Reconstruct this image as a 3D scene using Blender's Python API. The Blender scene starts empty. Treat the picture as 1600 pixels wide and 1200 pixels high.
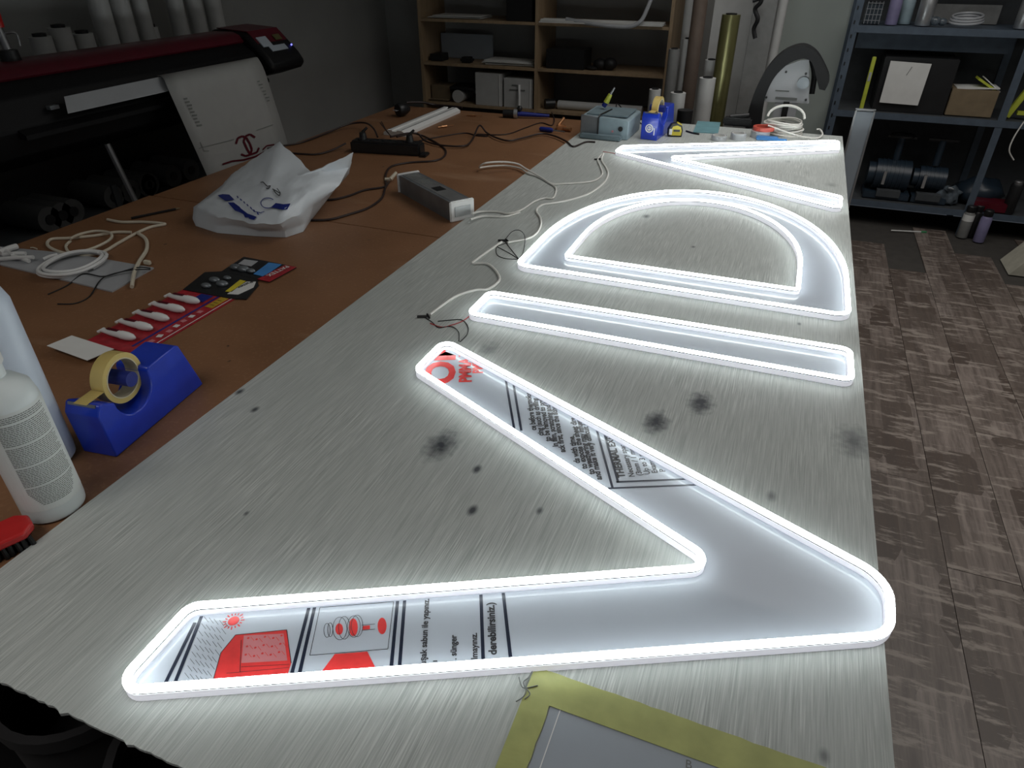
import bpy, bmesh, math, random
from mathutils import Vector, Matrix
from mathutils.bvhtree import BVHTree
random.seed(7)
C = bpy.context.scene.collection
SC = bpy.context.scene
PI = math.pi
# ------------------------------------------------------------------ camera, world, light, exposure
FPX, PITCH, YAW, CAMZ = 1057.5, .5735, .3722, 1.577
cd = bpy.data.cameras.new('camera'); cam = bpy.data.objects.new('camera', cd); C.objects.link(cam)
cd.sensor_width = 36; cd.lens = FPX/1600*36; cd.clip_start = .02
cam.location = (0, 0, CAMZ); cam.rotation_euler = (PI/2-PITCH, 0, YAW)
SC.camera = cam
w = bpy.data.worlds.new('world'); SC.world = w; w.use_nodes = True
w.node_tree.nodes['Background'].inputs[0].default_value = (.75, .85, 1, 1)
w.node_tree.nodes['Background'].inputs[1].default_value = .05
AREA_MAIN = 17.0
def area(name, loc, size, power, col, rot=(0, 0, 0)):
    d = bpy.data.lights.new(name, 'AREA'); d.shape = 'RECTANGLE'; d.size, d.size_y = size
    d.energy = power; d.color = col
    o = bpy.data.objects.new(name, d); C.objects.link(o); o.location = loc; o.rotation_euler = rot
    return o
la_ = area('overhead_area_light', (1.75, 2.3, 2.75), (1.3, 2.0), AREA_MAIN, (1, .97, .93)); la_.data.spread = math.radians(150)
lb_ = area('overhead_area_light', (-1.15, -.5, 2.7), (1.3, .9), 9.0, (1, .97, .93)); lb_.data.spread = math.radians(130)  # unseen soft fill, added behind the camera to lift the brown boards
lc_ = area('overhead_area_light', (.25, 3.4, 2.75), (2.0, 1.8), 17.0, (1, .98, .95)); lc_.data.spread = math.radians(135)  # unseen fill, added to brighten the shelves and far end of the table
SC.view_settings.view_transform = 'Standard'; SC.view_settings.look = 'None'
SC.view_settings.gamma = 1; SC.view_settings.use_curve_mapping = False
SC.view_settings.exposure = 0
NEON = 15.0

# ------------------------------------------------------------------ photograph pixel -> point on a real plane of the room
def ray(u, v):
    X, Y = (u-800)/FPX, (600-v)/FPX
    cp, sp = math.cos(PITCH), math.sin(PITCH)
    x, y, z = X, cp+sp*Y, -sp+cp*Y
    return Vector((math.cos(YAW)*x-math.sin(YAW)*y, math.sin(YAW)*x+math.cos(YAW)*y, z))
def at(u, v, z=.8):
    r = ray(u, v); t = (z-CAMZ)/r.z; return Vector((r.x*t, r.y*t, z))
def aty(u, v, y):
    r = ray(u, v); t = y/r.y; return Vector((r.x*t, y, CAMZ+r.z*t))
def atx(u, v, x):
    r = ray(u, v); t = x/r.x; return Vector((x, r.y*t, CAMZ+r.z*t))
TB, TG = .794, .8     # brown board top, grey board top

# ------------------------------------------------------------------ materials
MATS = {}
def srgb(c):
    return tuple(((x/255)/12.92 if x <= 10 else (((x/255)+.055)/1.055)**2.4) for x in c)
def mat(name, col, rough=.5, metal=0, em=0, emcol=None, var=.12, scale=18, coat=0, trans=0, alpha=1, bump=0, spec=.5):
    if name in MATS: return MATS[name]
    m = bpy.data.materials.new(name); m.use_nodes = True; nt = m.node_tree; b = nt.nodes['Principled BSDF']
    b.inputs['Roughness'].default_value = rough; b.inputs['Metallic'].default_value = metal
    b.inputs['Specular IOR Level'].default_value = spec
    b.inputs['Coat Weight'].default_value = coat; b.inputs['Coat Roughness'].default_value = .03; b.inputs['Transmission Weight'].default_value = trans
    b.inputs['Alpha'].default_value = alpha
    if em:
        b.inputs['Emission Color'].default_value = (*(emcol or col), 1); b.inputs['Emission Strength'].default_value = em
    tc = nt.nodes.new('ShaderNodeTexCoord'); n = nt.nodes.new('ShaderNodeTexNoise')
    n.inputs['Scale'].default_value = scale; n.inputs['Detail'].default_value = 4
    nt.links.new(tc.outputs['Object'], n.inputs['Vector'])
    r = nt.nodes.new('ShaderNodeValToRGB'); r.color_ramp.elements[0].position = .3; r.color_ramp.elements[1].position = .7
    r.color_ramp.elements[0].color = (*[c*(1-var) for c in col], 1); r.color_ramp.elements[1].color = (*[min(1, c*(1+var)) for c in col], 1)
    nt.links.new(n.outputs['Fac'], r.inputs[0]); nt.links.new(r.outputs[0], b.inputs['Base Color'])
    if bump:
        bp = nt.nodes.new('ShaderNodeBump'); bp.inputs['Strength'].default_value = bump; bp.inputs['Distance'].default_value = .002
        nt.links.new(n.outputs['Fac'], bp.inputs['Height']); nt.links.new(bp.outputs[0], b.inputs['Normal'])
    MATS[name] = m; return m
def node(nt, t, **k):
    n = nt.nodes.new(t)
    for a, v in k.items():
        if a.startswith('i_'): n.inputs[int(a[2:])].default_value = v
        else: setattr(n, a, v)
    return n
def ramp(nt, src, stops):
    r = nt.nodes.new('ShaderNodeValToRGB'); e = r.color_ramp.elements
    while len(e) < len(stops): e.new(.5)
    for i, (p, c) in enumerate(stops): e[i].position = p; e[i].color = (*c, 1)
    nt.links.new(src, r.inputs[0]); return r.outputs[0]
def mixc(nt, fac, a, b, mode='MIX'):
    m = nt.nodes.new('ShaderNodeMix'); m.data_type = 'RGBA'; m.blend_type = mode
    for s, v in ((0, fac), (6, a), (7, b)):
        if hasattr(v, 'links') or hasattr(v, 'is_linked'): nt.links.new(v, m.inputs[s])
        else: m.inputs[s].default_value = v if s == 0 else (*v, 1)
    return m.outputs[2]
def mathn(nt, op, a, b=0.0, clamp=False):
    m = nt.nodes.new('ShaderNodeMath'); m.operation = op; m.use_clamp = clamp
    for s, v in ((0, a), (1, b)):
        if isinstance(v, (int, float)): m.inputs[s].default_value = v
        else: nt.links.new(v, m.inputs[s])
    return m.outputs[0]
def base(name, rough=.5):
    m = bpy.data.materials.new(name); m.use_nodes = True; nt = m.node_tree; b = nt.nodes['Principled BSDF']
    b.inputs['Roughness'].default_value = rough
    tc = nt.nodes.new('ShaderNodeTexCoord'); MATS[name] = m
    return m, nt, b, tc
def noise(nt, vec, scale, detail=4, sx=1, sy=1, sz=1, rough=.5):
    mp = nt.nodes.new('ShaderNodeMapping'); mp.inputs['Scale'].default_value = (sx, sy, sz); nt.links.new(vec, mp.inputs[0])
    n = nt.nodes.new('ShaderNodeTexNoise'); n.inputs['Scale'].default_value = scale; n.inputs['Detail'].default_value = detail
    n.inputs['Roughness'].default_value = rough
    nt.links.new(mp.outputs[0], n.inputs['Vector']); return n.outputs['Fac']

def grey_board_mat():
    m, nt, b, tc = base('grey_painted_plywood', .55)
    v = tc.outputs['Object']
    g = noise(nt, v, 1, 4, 480, 11, 1, .6)           # long grain along the board
    g2 = noise(nt, v, 1, 4, 520, 20, 1, .65)
    big = noise(nt, v, 3, 3)
    col = ramp(nt, g, [(.34, (.385, .41, .395)), (.5, (.455, .48, .465)), (.66, (.515, .54, .52))])
    g3 = noise(nt, v, 1, 2, 560, 13, 1, .4)
    patch = ramp(nt, noise(nt, v, 5, 3, 1.6, .7), [(.38, (.25,)*3), (.62, (1, 1, 1))])
    lt = mathn(nt, 'MULTIPLY', ramp(nt, g3, [(.56, (0, 0, 0)), (.62, (1, 1, 1))]), .5)
    dk = mathn(nt, 'MULTIPLY', ramp(nt, g3, [(.36, (1, 1, 1)), (.42, (0, 0, 0))]), .4)
    col = mixc(nt, mathn(nt, 'MULTIPLY', lt, patch), col, (.74, .76, .73))
    col = mixc(nt, mathn(nt, 'MULTIPLY', dk, patch), col, (.22, .23, .22))
    col = mixc(nt, ramp(nt, big, [(.35, (.25,)*3), (.7, (0, 0, 0))]), col, (.38, .41, .39))
    gap = ramp(nt, g2, [(.26, (1, 1, 1)), (.33, (0, 0, 0))])
    col = mixc(nt, mathn(nt, 'MULTIPLY', gap, .5), col, (.2, .2, .2))
    nz = noise(nt, v, 60, 4)
    sx = node(nt, 'ShaderNodeSeparateXYZ'); nt.links.new(v, sx.inputs[0])
    spots = [(-.055, 1.193, .045, .07, 1.15), (-.126, 1.094, .04, .065, 1.15), (-.484, .879, .045, .08, 1.0), (-.54, 1.241, .03, .06, .5),
             (.231, 1.168, .05, .09, .7), (-.394, .839, .010, .012, .95), (-.359, .741, .011, .013, .95), (-.256, .78, .006, .009, .8),
             (-.882, .846, .008, .011, .9), (-.954, .887, .008, .012, .9), (.096, .955, .006, .014, .6), (-.394, 2.277, .008, .02, .8),
             (-.164, 1.834, .005, .009, .8), (-.626, 2.137, .006, .014, .8), (.12, 1.63, .005, .008, .8), (-.2, 2.05, .004, .01, .8), (.03, 3.2, .02, .04, .35), (.2, 2.9, .03, .06, .4),
             (-.02, .47, .004, .006, .7), (.18, .52, .006, .01, .6), (-.7, .6, .004, .006, .7), (.2, 1.53, .003, .005, .8)]
    tot = None
    for x, y, r0, r1, k in spots:
        dx = mathn(nt, 'SUBTRACT', sx.outputs[0], x); dy = mathn(nt, 'SUBTRACT', sx.outputs[1], y)
        dy = mathn(nt, 'MULTIPLY', dy, .62)
        d = mathn(nt, 'SQRT', mathn(nt, 'ADD', mathn(nt, 'MULTIPLY', dx, dx), mathn(nt, 'MULTIPLY', dy, dy)))
        if r1 > .03: r0, r1 = r0*.3, r1*.56; d = mathn(nt, 'ADD', d, mathn(nt, 'MULTIPLY', mathn(nt, 'SUBTRACT', nz, .5), r1*.75))
        f = mathn(nt, 'MULTIPLY', mathn(nt, 'DIVIDE', mathn(nt, 'SUBTRACT', r1*.8, d), r1*.8-r0*.3, True), k)
        f = mathn(nt, 'MAXIMUM', f, 0.0)
        tot = f if tot is None else mathn(nt, 'MAXIMUM', tot, f)
    col = mixc(nt, mathn(nt, 'MULTIPLY', tot, 1.0, True), col, (.035, .04, .05))
    nt.links.new(col, b.inputs['Base Color'])
    bp = node(nt, 'ShaderNodeBump'); bp.inputs['Strength'].default_value = .35; bp.inputs['Distance'].default_value = .0012
    nt.links.new(g, bp.inputs['Height']); nt.links.new(bp.outputs[0], b.inputs['Normal'])
    return m
def brown_board_mat():
    m, nt, b, tc = base('brown_hardboard', .5)
    v = tc.outputs['Object']
    a = noise(nt, v, 4, 4); f = noise(nt, v, 120, 3)
    col = ramp(nt, a, [(.3, (.195, .092, .042)), (.7, (.255, .124, .06))])
    col = mixc(nt, mathn(nt, 'MULTIPLY', ramp(nt, f, [(.55, (0, 0, 0)), (.75, (1, 1, 1))]), .25), col, (.42, .24, .13))
    s = noise(nt, v, 2.2, 6, 1, 3, 1)
    col = mixc(nt, mathn(nt, 'MULTIPLY', ramp(nt, s, [(.6, (0, 0, 0)), (.72, (1, 1, 1))]), .35), col, (.42, .27, .17))
    sp = noise(nt, v, 38, 2)
    col = mixc(nt, ramp(nt, sp, [(.2, (1, 1, 1)), (.24, (0, 0, 0))]), col, (.04, .025, .02))
    nt.links.new(col, b.inputs['Base Color']); return m
def plank_mat():
    m, nt, b, tc = base('rustic_floor', .45)
    v = tc.outputs['Object']
    oi = node(nt, 'ShaderNodeObjectInfo')
    mp = node(nt, 'ShaderNodeMapping'); mp.inputs['Scale'].default_value = (9.5, 4.2, 1); nt.links.new(v, mp.inputs[0])
    off = node(nt, 'ShaderNodeVectorMath'); off.operation = 'ADD'; nt.links.new(mp.outputs[0], off.inputs[0])
    cmb = node(nt, 'ShaderNodeCombineXYZ'); nt.links.new(mathn(nt, 'MULTIPLY', oi.outputs['Random'], 37.0), cmb.inputs[1]); nt.links.new(mathn(nt, 'MULTIPLY', oi.outputs['Random'], 11.0), cmb.inputs[2])
    nt.links.new(cmb.outputs[0], off.inputs[1])
    vo = node(nt, 'ShaderNodeTexVoronoi'); vo.distance = 'CHEBYCHEV'; vo.inputs['Scale'].default_value = 1; vo.inputs['Randomness'].default_value = .4; nt.links.new(off.outputs[0], vo.inputs['Vector'])
    cell = ramp(nt, vo.outputs['Color'], [(.1, (.085, .062, .05)), (.35, (.125, .098, .082)), (.6, (.18, .145, .125)), (.9, (.26, .215, .19))])
    g = noise(nt, off.outputs[0], 1, 5, 5, 1, 1, .7)
    g2 = noise(nt, off.outputs[0], 1, 5, .8, 8, 1, .7)
    col = mixc(nt, ramp(nt, g, [(.35, (.75,)*3), (.62, (0, 0, 0))]), cell, (.075, .058, .05))
    col = mixc(nt, ramp(nt, g2, [(.53, (0, 0, 0)), (.62, (.8,)*3)]), col, (.31, .265, .23))
    nt.links.new(col, b.inputs['Base Color']); return m
def wood_mat():
    m, nt, b, tc = base('beech_chipboard', .5)
    v = tc.outputs['Object']
    g = noise(nt, v, 1, 4, 30, 30, 3)
    nt.links.new(ramp(nt, g, [(.3, (.30, .21, .125)), (.7, (.40, .285, .175))]), b.inputs['Base Color']); return m

M = dict(
    grey=grey_board_mat(), brown=brown_board_mat(), plank=plank_mat(), wood=wood_mat(),
    wall=mat('grey_wall_paint', (.36, .36, .35), .85, var=.05, scale=3), ceil=mat('ceiling_paint', (.5, .5, .48), .9, var=.03),
    floorbase=mat('dark_underlay', (.05, .045, .04), .8),
    neon=mat('lit_silicone', (.9, .92, .95), .4, em=NEON, emcol=(.90, .985, .975)),
    neonbase=mat('white_silicone', (.82, .82, .85), .45, em=.42, emcol=(.9, .9, 1.0), var=.02),  # weak emission stands in for tube light scattered through the silicone
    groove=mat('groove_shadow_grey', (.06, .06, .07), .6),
    film=mat('blue_white_film', (.49, .535, .61), .45, var=.03, scale=4, coat=.35, spec=.35),
    acryl=mat('acrylic_edge', (.62, .66, .7), .15, coat=.6, var=.03),
    navy=mat('navy_ink', (.012, .018, .04), .35, var=.1), redink=mat('red_ink', (.75, .045, .045), .35, var=.1, scale=60),
    redlight=mat('pink_ink', (.62, .22, .24), .35, var=.1), darkink=mat('black_ink', (.03, .03, .035), .4),
    blue=mat('blue_plastic', (.012, .045, .50), .28, coat=.3), blued=mat('dark_blue_plastic', (.008, .02, .2), .4),
    tape=mat('tan_adhesive_tape', (.62, .47, .16), .3, var=.08), tapecore=mat('card_core', (.62, .55, .38), .7),
    white=mat('white_plastic', (.78, .78, .77), .4, var=.03), wcable=mat('white_cable', (.74, .73, .69), .45, var=.04),
    cream=mat('cream_silicone', (.66, .60, .48), .5, var=.05), bottle=mat('white_bottle', (.74, .79, .79), .35, var=.02),
    bottleb=mat('bluish_white_bottle', (.62, .69, .8), .35, var=.02), label=mat('label_white', (.72, .75, .73), .5, var=.02),
    text=mat('grey_print', (.16, .17, .16), .6), black=mat('black_plastic', (.012, .012, .013), .4),
    blackr=mat('black_rubber', (.008, .008, .009), .6), dcable=mat('dark_cable', (.025, .014, .013), .45),
    red=mat('red_plastic', (.5, .02, .02), .3), dred=mat('dark_red_gloss', (.085, .005, .013), .35, spec=.35), card=mat('red_card', (.38, .02, .03), .35, var=.25, scale=60),
    gold=mat('gold_foil', (.5, .32, .03), .35), alu=mat('brushed_aluminium', (.5, .51, .52), .35, .8), steel=mat('dull_steel', (.35, .35, .36), .4, .9),
    galu=mat('grey_anodised', (.24, .26, .28), .38, .6), bag=mat('white_polythene', (.66, .70, .74), .38, var=.04, scale=6, bump=.3),
    paper=mat('white_paper', (.7, .7, .68), .7, var=.03), gpaper=mat('grey_paper', (.36, .40, .45), .55, var=.06, scale=5, bump=.2),
    masking=mat('yellow_masking_tape', (.40, .42, .15), .5, var=.12, scale=30, bump=.3),
    teal=mat('teal_sheet', (.16, .33, .37), .5), yellow=mat('yellow_plastic', (.7, .58, .04), .35), yg=mat('yellow_green', (.5, .55, .06), .4),
    stn=mat('steel_blue_casing', (.27, .35, .39), .4), stnd=mat('slate_casing', (.17, .23, .26), .4),
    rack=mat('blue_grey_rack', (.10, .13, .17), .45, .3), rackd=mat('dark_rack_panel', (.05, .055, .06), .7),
    pbody=mat('printer_black', (.004, .004, .005), .55, spec=.25), card_b=mat('brown_cardboard', (.20, .15, .09), .8),
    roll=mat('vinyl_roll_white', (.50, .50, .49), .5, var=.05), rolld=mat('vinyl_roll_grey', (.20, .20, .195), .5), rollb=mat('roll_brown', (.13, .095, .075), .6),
    goldr=mat('gold_vinyl', (.19, .18, .075), .28, .6, var=.1), pale=mat('pale_green_panel', (.50, .56, .53), .5, var=.06, scale=2),
    acr=mat('grey_acrylic_sheet', (.42, .43, .45), .25, var=.03), clear=mat('clear_plastic_bag', (.10, .12, .14), .15, var=.8, scale=14, bump=1),
    dkblue=mat('dark_blue_enamel', (.018, .03, .045), .35),
    purple=mat('purple_label', (.22, .2, .34), .45), green=mat('green_plastic', (.03, .2, .08), .4), orange=mat('coral_plastic', (.6, .09, .06), .4),
    sky=mat('light_blue_plastic', (.06, .25, .6), .4), copper=mat('copper', (.5, .25, .12), .35, .7), beige=mat('beige_cloth', (.42, .40, .33), .8),
    led=mat('blue_indicator', (.1, .1, .9), .3, em=3, emcol=(.15, .15, 1)), glass=mat('frosted_panel', (.30, .34, .38), .25, var=.03),
    paperdim=mat('dimmed_paper', (.33, .33, .32), .6, var=.03), rolldim=mat('stored_vinyl_dimmed', (.07, .07, .07), .5),  # paper and vinyl colours darkened in place of the dim light there
    dfab=mat('dark_fabric', (.014, .013, .014), .9),
)

# ------------------------------------------------------------------ mesh helpers
class MB:
    def __init__(s): s.bm = bmesh.new()
    def box(s, c, d, rz=0, rx=0, ry=0, bev=0):
        R = Matrix.Translation(Vector(c)) @ Matrix.Rotation(rz, 4, 'Z') @ Matrix.Rotation(rx, 4, 'X') @ Matrix.Rotation(ry, 4, 'Y') @ Matrix.Diagonal((*d, 1))
        t = bmesh.new(); bmesh.ops.create_cube(t, size=1, matrix=R)
        if bev: bmesh.ops.bevel(t, geom=t.edges[:], offset=bev, segments=2, affect='EDGES')
        s._add(t); return s
    def _add(s, t):
        me = bpy.data.meshes.new('t'); t.to_mesh(me); t.free(); s.bm.from_mesh(me); bpy.data.meshes.remove(me)
    def cyl(s, p0, p1, r0, r1=None, n=20, cap=True):
        p0, p1 = Vector(p0), Vector(p1); d = p1-p0
        R = Matrix.Translation((p0+p1)/2) @ d.to_track_quat('Z', 'Y').to_matrix().to_4x4()
        bmesh.ops.create_cone(s.bm, cap_ends=cap, segments=n, radius1=r0, radius2=r0 if r1 is None else r1, depth=d.length, matrix=R); return s
    def sph(s, c, r, sc=(1, 1, 1), n=12):
        bmesh.ops.create_uvsphere(s.bm, u_segments=n, v_segments=n//2+1, radius=r, matrix=Matrix.Translation(Vector(c)) @ Matrix.Diagonal((*sc, 1))); return s
    def lathe(s, prof, c=(0, 0, 0), n=28, axis='Z'):
        rings = []
        for r, z in prof:
            ring = []
            for i in range(n):
                a = 2*PI*i/n; p = Vector((r*math.cos(a), r*math.sin(a), z))
                if axis == 'X': p = Vector((p.z, p.x, p.y))
                if axis == 'Y': p = Vector((p.x, p.z, p.y))
                ring.append(s.bm.verts.new(Vector(c)+p))
            rings.append(ring)
        for a, b in zip(rings, rings[1:]):
            for i in range(n): s.bm.faces.new((a[i], a[(i+1) % n], b[(i+1) % n], b[i]))
        if prof[0][0] > 1e-5: s.bm.faces.new(rings[0][::-1])
        if prof[-1][0] > 1e-5: s.bm.faces.new(rings[-1])
        return s
    def ringz(s, ro, ri, z0, z1, c=(0, 0, 0), n=32, axis='Z'):
        prof = [(ri, z0), (ro, z0), (ro, z1), (ri, z1)]; rings = []
        for r, z in prof:
            ring = []
            for i in range(n):
                a = 2*PI*i/n; p = Vector((r*math.cos(a), r*math.sin(a), z))
                if axis == 'X': p = Vector((p.z, p.x, p.y))
                if axis == 'Y': p = Vector((p.x, p.z, p.y))
                ring.append(s.bm.verts.new(Vector(c)+p))
            rings.append(ring)
        for k in range(4):
            a, b = rings[k], rings[(k+1) % 4]
            for i in range(n): s.bm.faces.new((a[i], a[(i+1) % n], b[(i+1) % n], b[i]))
        return s
    def prism(s, pts, z0, z1, axis='Z'):
        def P(p, z):
            return {'Z': Vector((p[0], p[1], z)), 'Y': Vector((p[0], z, p[1])), 'X': Vector((z, p[0], p[1]))}[axis]
        a = [s.bm.verts.new(P(p, z0)) for p in pts]; b = [s.bm.verts.new(P(p, z1)) for p in pts]
        s.bm.faces.new(a[::-1]); s.bm.faces.new(b)
        n = len(pts)
        for i in range(n): s.bm.faces.new((a[i], a[(i+1) % n], b[(i+1) % n], b[i]))
        return s
    def tube(s, pts, r, n=8, smooth=6, closed=False):
        P = crv([Vector(p) for p in pts], smooth) if smooth else [Vector(p) for p in pts]
        prev = None; up = Vector((0, 0, 1)); rings = []
        for i, p in enumerate(P):
            t = (P[min(i+1, len(P)-1)]-P[max(i-1, 0)])
            if t.length < 1e-9: t = Vector((1, 0, 0))
            t.normalize()
            if prev is None:
                u = up if abs(t.dot(up)) < .95 else Vector((1, 0, 0)); x = t.cross(u).normalized()
            else:
                x = (prev-t*prev.dot(t))
                x = x.normalized() if x.length > 1e-6 else t.cross(up).normalized()
            prev = x; y = t.cross(x)
            rings.append([s.bm.verts.new(p+(x*math.cos(2*PI*k/n)+y*math.sin(2*PI*k/n))*r) for k in range(n)])
        for a, b in zip(rings, rings[1:]):
            for k in range(n): s.bm.faces.new((a[k], a[(k+1) % n], b[(k+1) % n], b[k]))
        s.bm.faces.new(rings[0][::-1]); s.bm.faces.new(rings[-1]); return s
    def quad(s, pts, th=0):
        a = [s.bm.verts.new(Vector(p)) for p in pts]
        if not th: s.bm.faces.new(a); return s
        b = [s.bm.verts.new(Vector(p)-Vector((0, 0, th))) for p in pts]
        s.bm.faces.new(a); s.bm.faces.new(b[::-1]); n = len(a)
        for i in range(n): s.bm.faces.new((a[i], b[i], b[(i+1) % n], a[(i+1) % n]))
        return s
    def build(s, name, m, parent=None, smooth=True, bevel=0, local=None):
        bmesh.ops.recalc_face_normals(s.bm, faces=s.bm.faces[:])
        me = bpy.data.meshes.new(name)
        if local is not None: bmesh.ops.translate(s.bm, verts=s.bm.verts[:], vec=-Vector(local))
        s.bm.to_mesh(me); s.bm.free()
        if isinstance(m, str): m = M[m]
        me.materials.append(m)
        if smooth:
            me.polygons.foreach_set('use_smooth', [True]*len(me.polygons))
            me.set_sharp_from_angle(angle=math.radians(35))
        o = bpy.data.objects.new(name, me); C.objects.link(o)
        if local is not None and parent is None: o.location = local
        if parent is not None: o.parent = parent
        if bevel:
            bv = o.modifiers.new('bevel', 'BEVEL'); bv.width = bevel; bv.segments = 2; bv.limit_method = 'ANGLE'
        return o
def crv(P, k):
    if len(P) < 3: return P
    out = []
    for i in range(len(P)-1):
        a, b, c, d = P[max(i-1, 0)], P[i], P[i+1], P[min(i+2, len(P)-1)]
        for j in range(k):
            t = j/k
            out.append(.5*((2*b)+(c-a)*t+(2*a-5*b+4*c-d)*t*t+(-a+3*b-3*c+d)*t**3))
    out.append(P[-1]); return out
def thing(name, label, cat, loc=(0, 0, 0), rz=0, group=None):
    o = bpy.data.objects.new(name, None); C.objects.link(o); o.location = loc; o.rotation_euler = (0, 0, rz)
    o['label'] = label; o['category'] = cat
    if group: o['group'] = group
    return o
def tag(o, label, cat, group=None):
    o['label'] = label; o['category'] = cat
    if group: o['group'] = group
    return o
def struct(o): o['kind'] = 'structure'; return o
def stuff(o): o['kind'] = 'stuff'; return o
def text_verts(s, size, off=0, align='LEFT'):
    cu = bpy.data.curves.new('t', 'FONT'); cu.body = s; cu.size = size; cu.offset = off; cu.align_x = align; cu.resolution_u = 3
    ob = bpy.data.objects.new('t', cu); C.objects.link(ob); dg = bpy.context.evaluated_depsgraph_get()
    me = bpy.data.meshes.new_from_object(ob.evaluated_get(dg)); bpy.data.objects.remove(ob); bpy.data.curves.remove(cu)
    return me
def text_obj(name, s, size, origin, ang, m, parent=None, off=0, clip=None, plane=None, align='LEFT', local=None):
    """flat lettering: origin is the baseline start, ang its direction in the xy plane (or plane=(X,Y) 3-D axes)"""
    me = text_verts(s, size, off, align); bm = bmesh.new(); bm.from_mesh(me); bpy.data.meshes.remove(me)
    if plane: X, Y = plane
    else: X = Vector((math.cos(ang), math.sin(ang), 0)); Y = Vector((-math.sin(ang), math.cos(ang), 0))
    O = Vector(origin)
    for v in bm.verts: v.co = O+X*v.co.x+Y*v.co.y
    do_clip(bm, clip)
    if local is not None: bmesh.ops.translate(bm, verts=bm.verts[:], vec=-Vector(local))
    me = bpy.data.meshes.new(name); bm.to_mesh(me); bm.free(); me.materials.append(M[m])
    o = bpy.data.objects.new(name, me); C.objects.link(o)
    if parent is not None: o.parent = parent
    return o
def do_clip(bm, clip):
    for p, n in (clip or []):
        if len(bm.faces): bmesh.ops.bisect_plane(bm, geom=bm.verts[:]+bm.edges[:]+bm.faces[:], plane_co=p, plane_no=n, clear_outer=True)

# ------------------------------------------------------------------ the room
XL, XR, YB, YN, ZC = -3.22, 3.0, 5.43, -2.2, 2.8
struct(MB().box(((XL+XR)/2, (YN+YB)/2, -.03), (XR-XL, YB-YN, .044)).build('floor', 'floorbase', smooth=False))
fl = bpy.data.objects['floor']
pw, pl = .196, 1.22
pm = MB().box((0, 0, 0), (pw-.0022, pl-.0022, .008)).bm
pme = bpy.data.meshes.new('plank'); pm.to_mesh(pme); pm.free(); pme.materials.append(M['plank'])
i = 0; x = XL+pw/2+.01
while x < XR-pw/2:
    y = YN+pl/2-(i*.41 % pl)
    while y < YB-pl/2:
        if y > YN+pl/2-.01 and y < YB-pl/2:
            o = bpy.data.objects.new('plank', pme); C.objects.link(o); o.location = (x, y, -.004+random.uniform(-.0004, .0004)); o.parent = fl
        y += pl
    x += pw; i += 1
struct(MB().box((XL-.05, (YN+YB)/2, ZC/2), (.1, YB-YN, ZC)).build('wall_left', 'wall', smooth=False))
struct(MB().box(((XL+XR)/2, YB+.05, ZC/2), (XR-XL+.2, .1, ZC)).build('wall_back', 'wall', smooth=False))
struct(MB().box((XR+.05, (YN+YB)/2, ZC/2), (.1, YB-YN, ZC)).build('wall_right', 'wall', smooth=False))
struct(MB().box(((XL+XR)/2, (YN+YB)/2, ZC+.05), (XR-XL+.2, YB-YN+.2, .1)).build('ceiling', 'ceil', smooth=False))

# ------------------------------------------------------------------ work table: legs, frame, grey painted board, brown boards
SX, GX0, GX1, GY0, GY1 = -.965, -.963, .254, .243, 3.785
wt = thing('work_table', 'large work table topped by brown hardboard and a grey painted plywood board', 'table', (0, 0, 0))
mb = MB()
pts = []
# near edge is a rough saw cut
n = 150; near = [(GX0+(GX1-GX0)*k/n, GY0+random.uniform(-.0010, .0010)-(.003 if random.random() < .12 else 0)) for k in range(n+1)]
pts = near+[(GX1+.001, GY1), (GX0, GY1)]
gb = mb.prism(pts, TG-.005, TG).build('painted_board', 'grey', wt, smooth=False); gb['label'] = 'grey painted plywood board with dark spray spots'
MB().box(((GX0+GX1)/2, (GY0+GY1)/2+.006, TG-.013), (GX1-GX0-.012, GY1-GY0-.012, .016)).build('support_panel', 'rackd', wt, smooth=False)
b1 = MB().box(((-2.182+SX)/2, (1.849+.243)/2, TB-.009), (2.182+SX-.002, 1.849-.243, .018)).build('brown_board', 'brown', wt, smooth=False, bevel=.001)
b2 = MB().box(((-2.17+SX)/2, (1.853+3.70)/2, TB-.009), (2.17+SX-.002, 3.70-1.853, .018)).build('brown_board', 'brown', wt, smooth=False, bevel=.001)
for x in (-2.1, -.99, .17):
    for y in (.62, 2.0, 3.62):
        MB().box((x, y, .35), (.06, .06, .70)).build('leg', 'rackd', wt, bevel=.003)
for y in (.62, 2.0, 3.62):
    MB().box((-.965, y, .738), (2.33, .05, .076)).build('cross_beam', 'rackd', wt)

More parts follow.
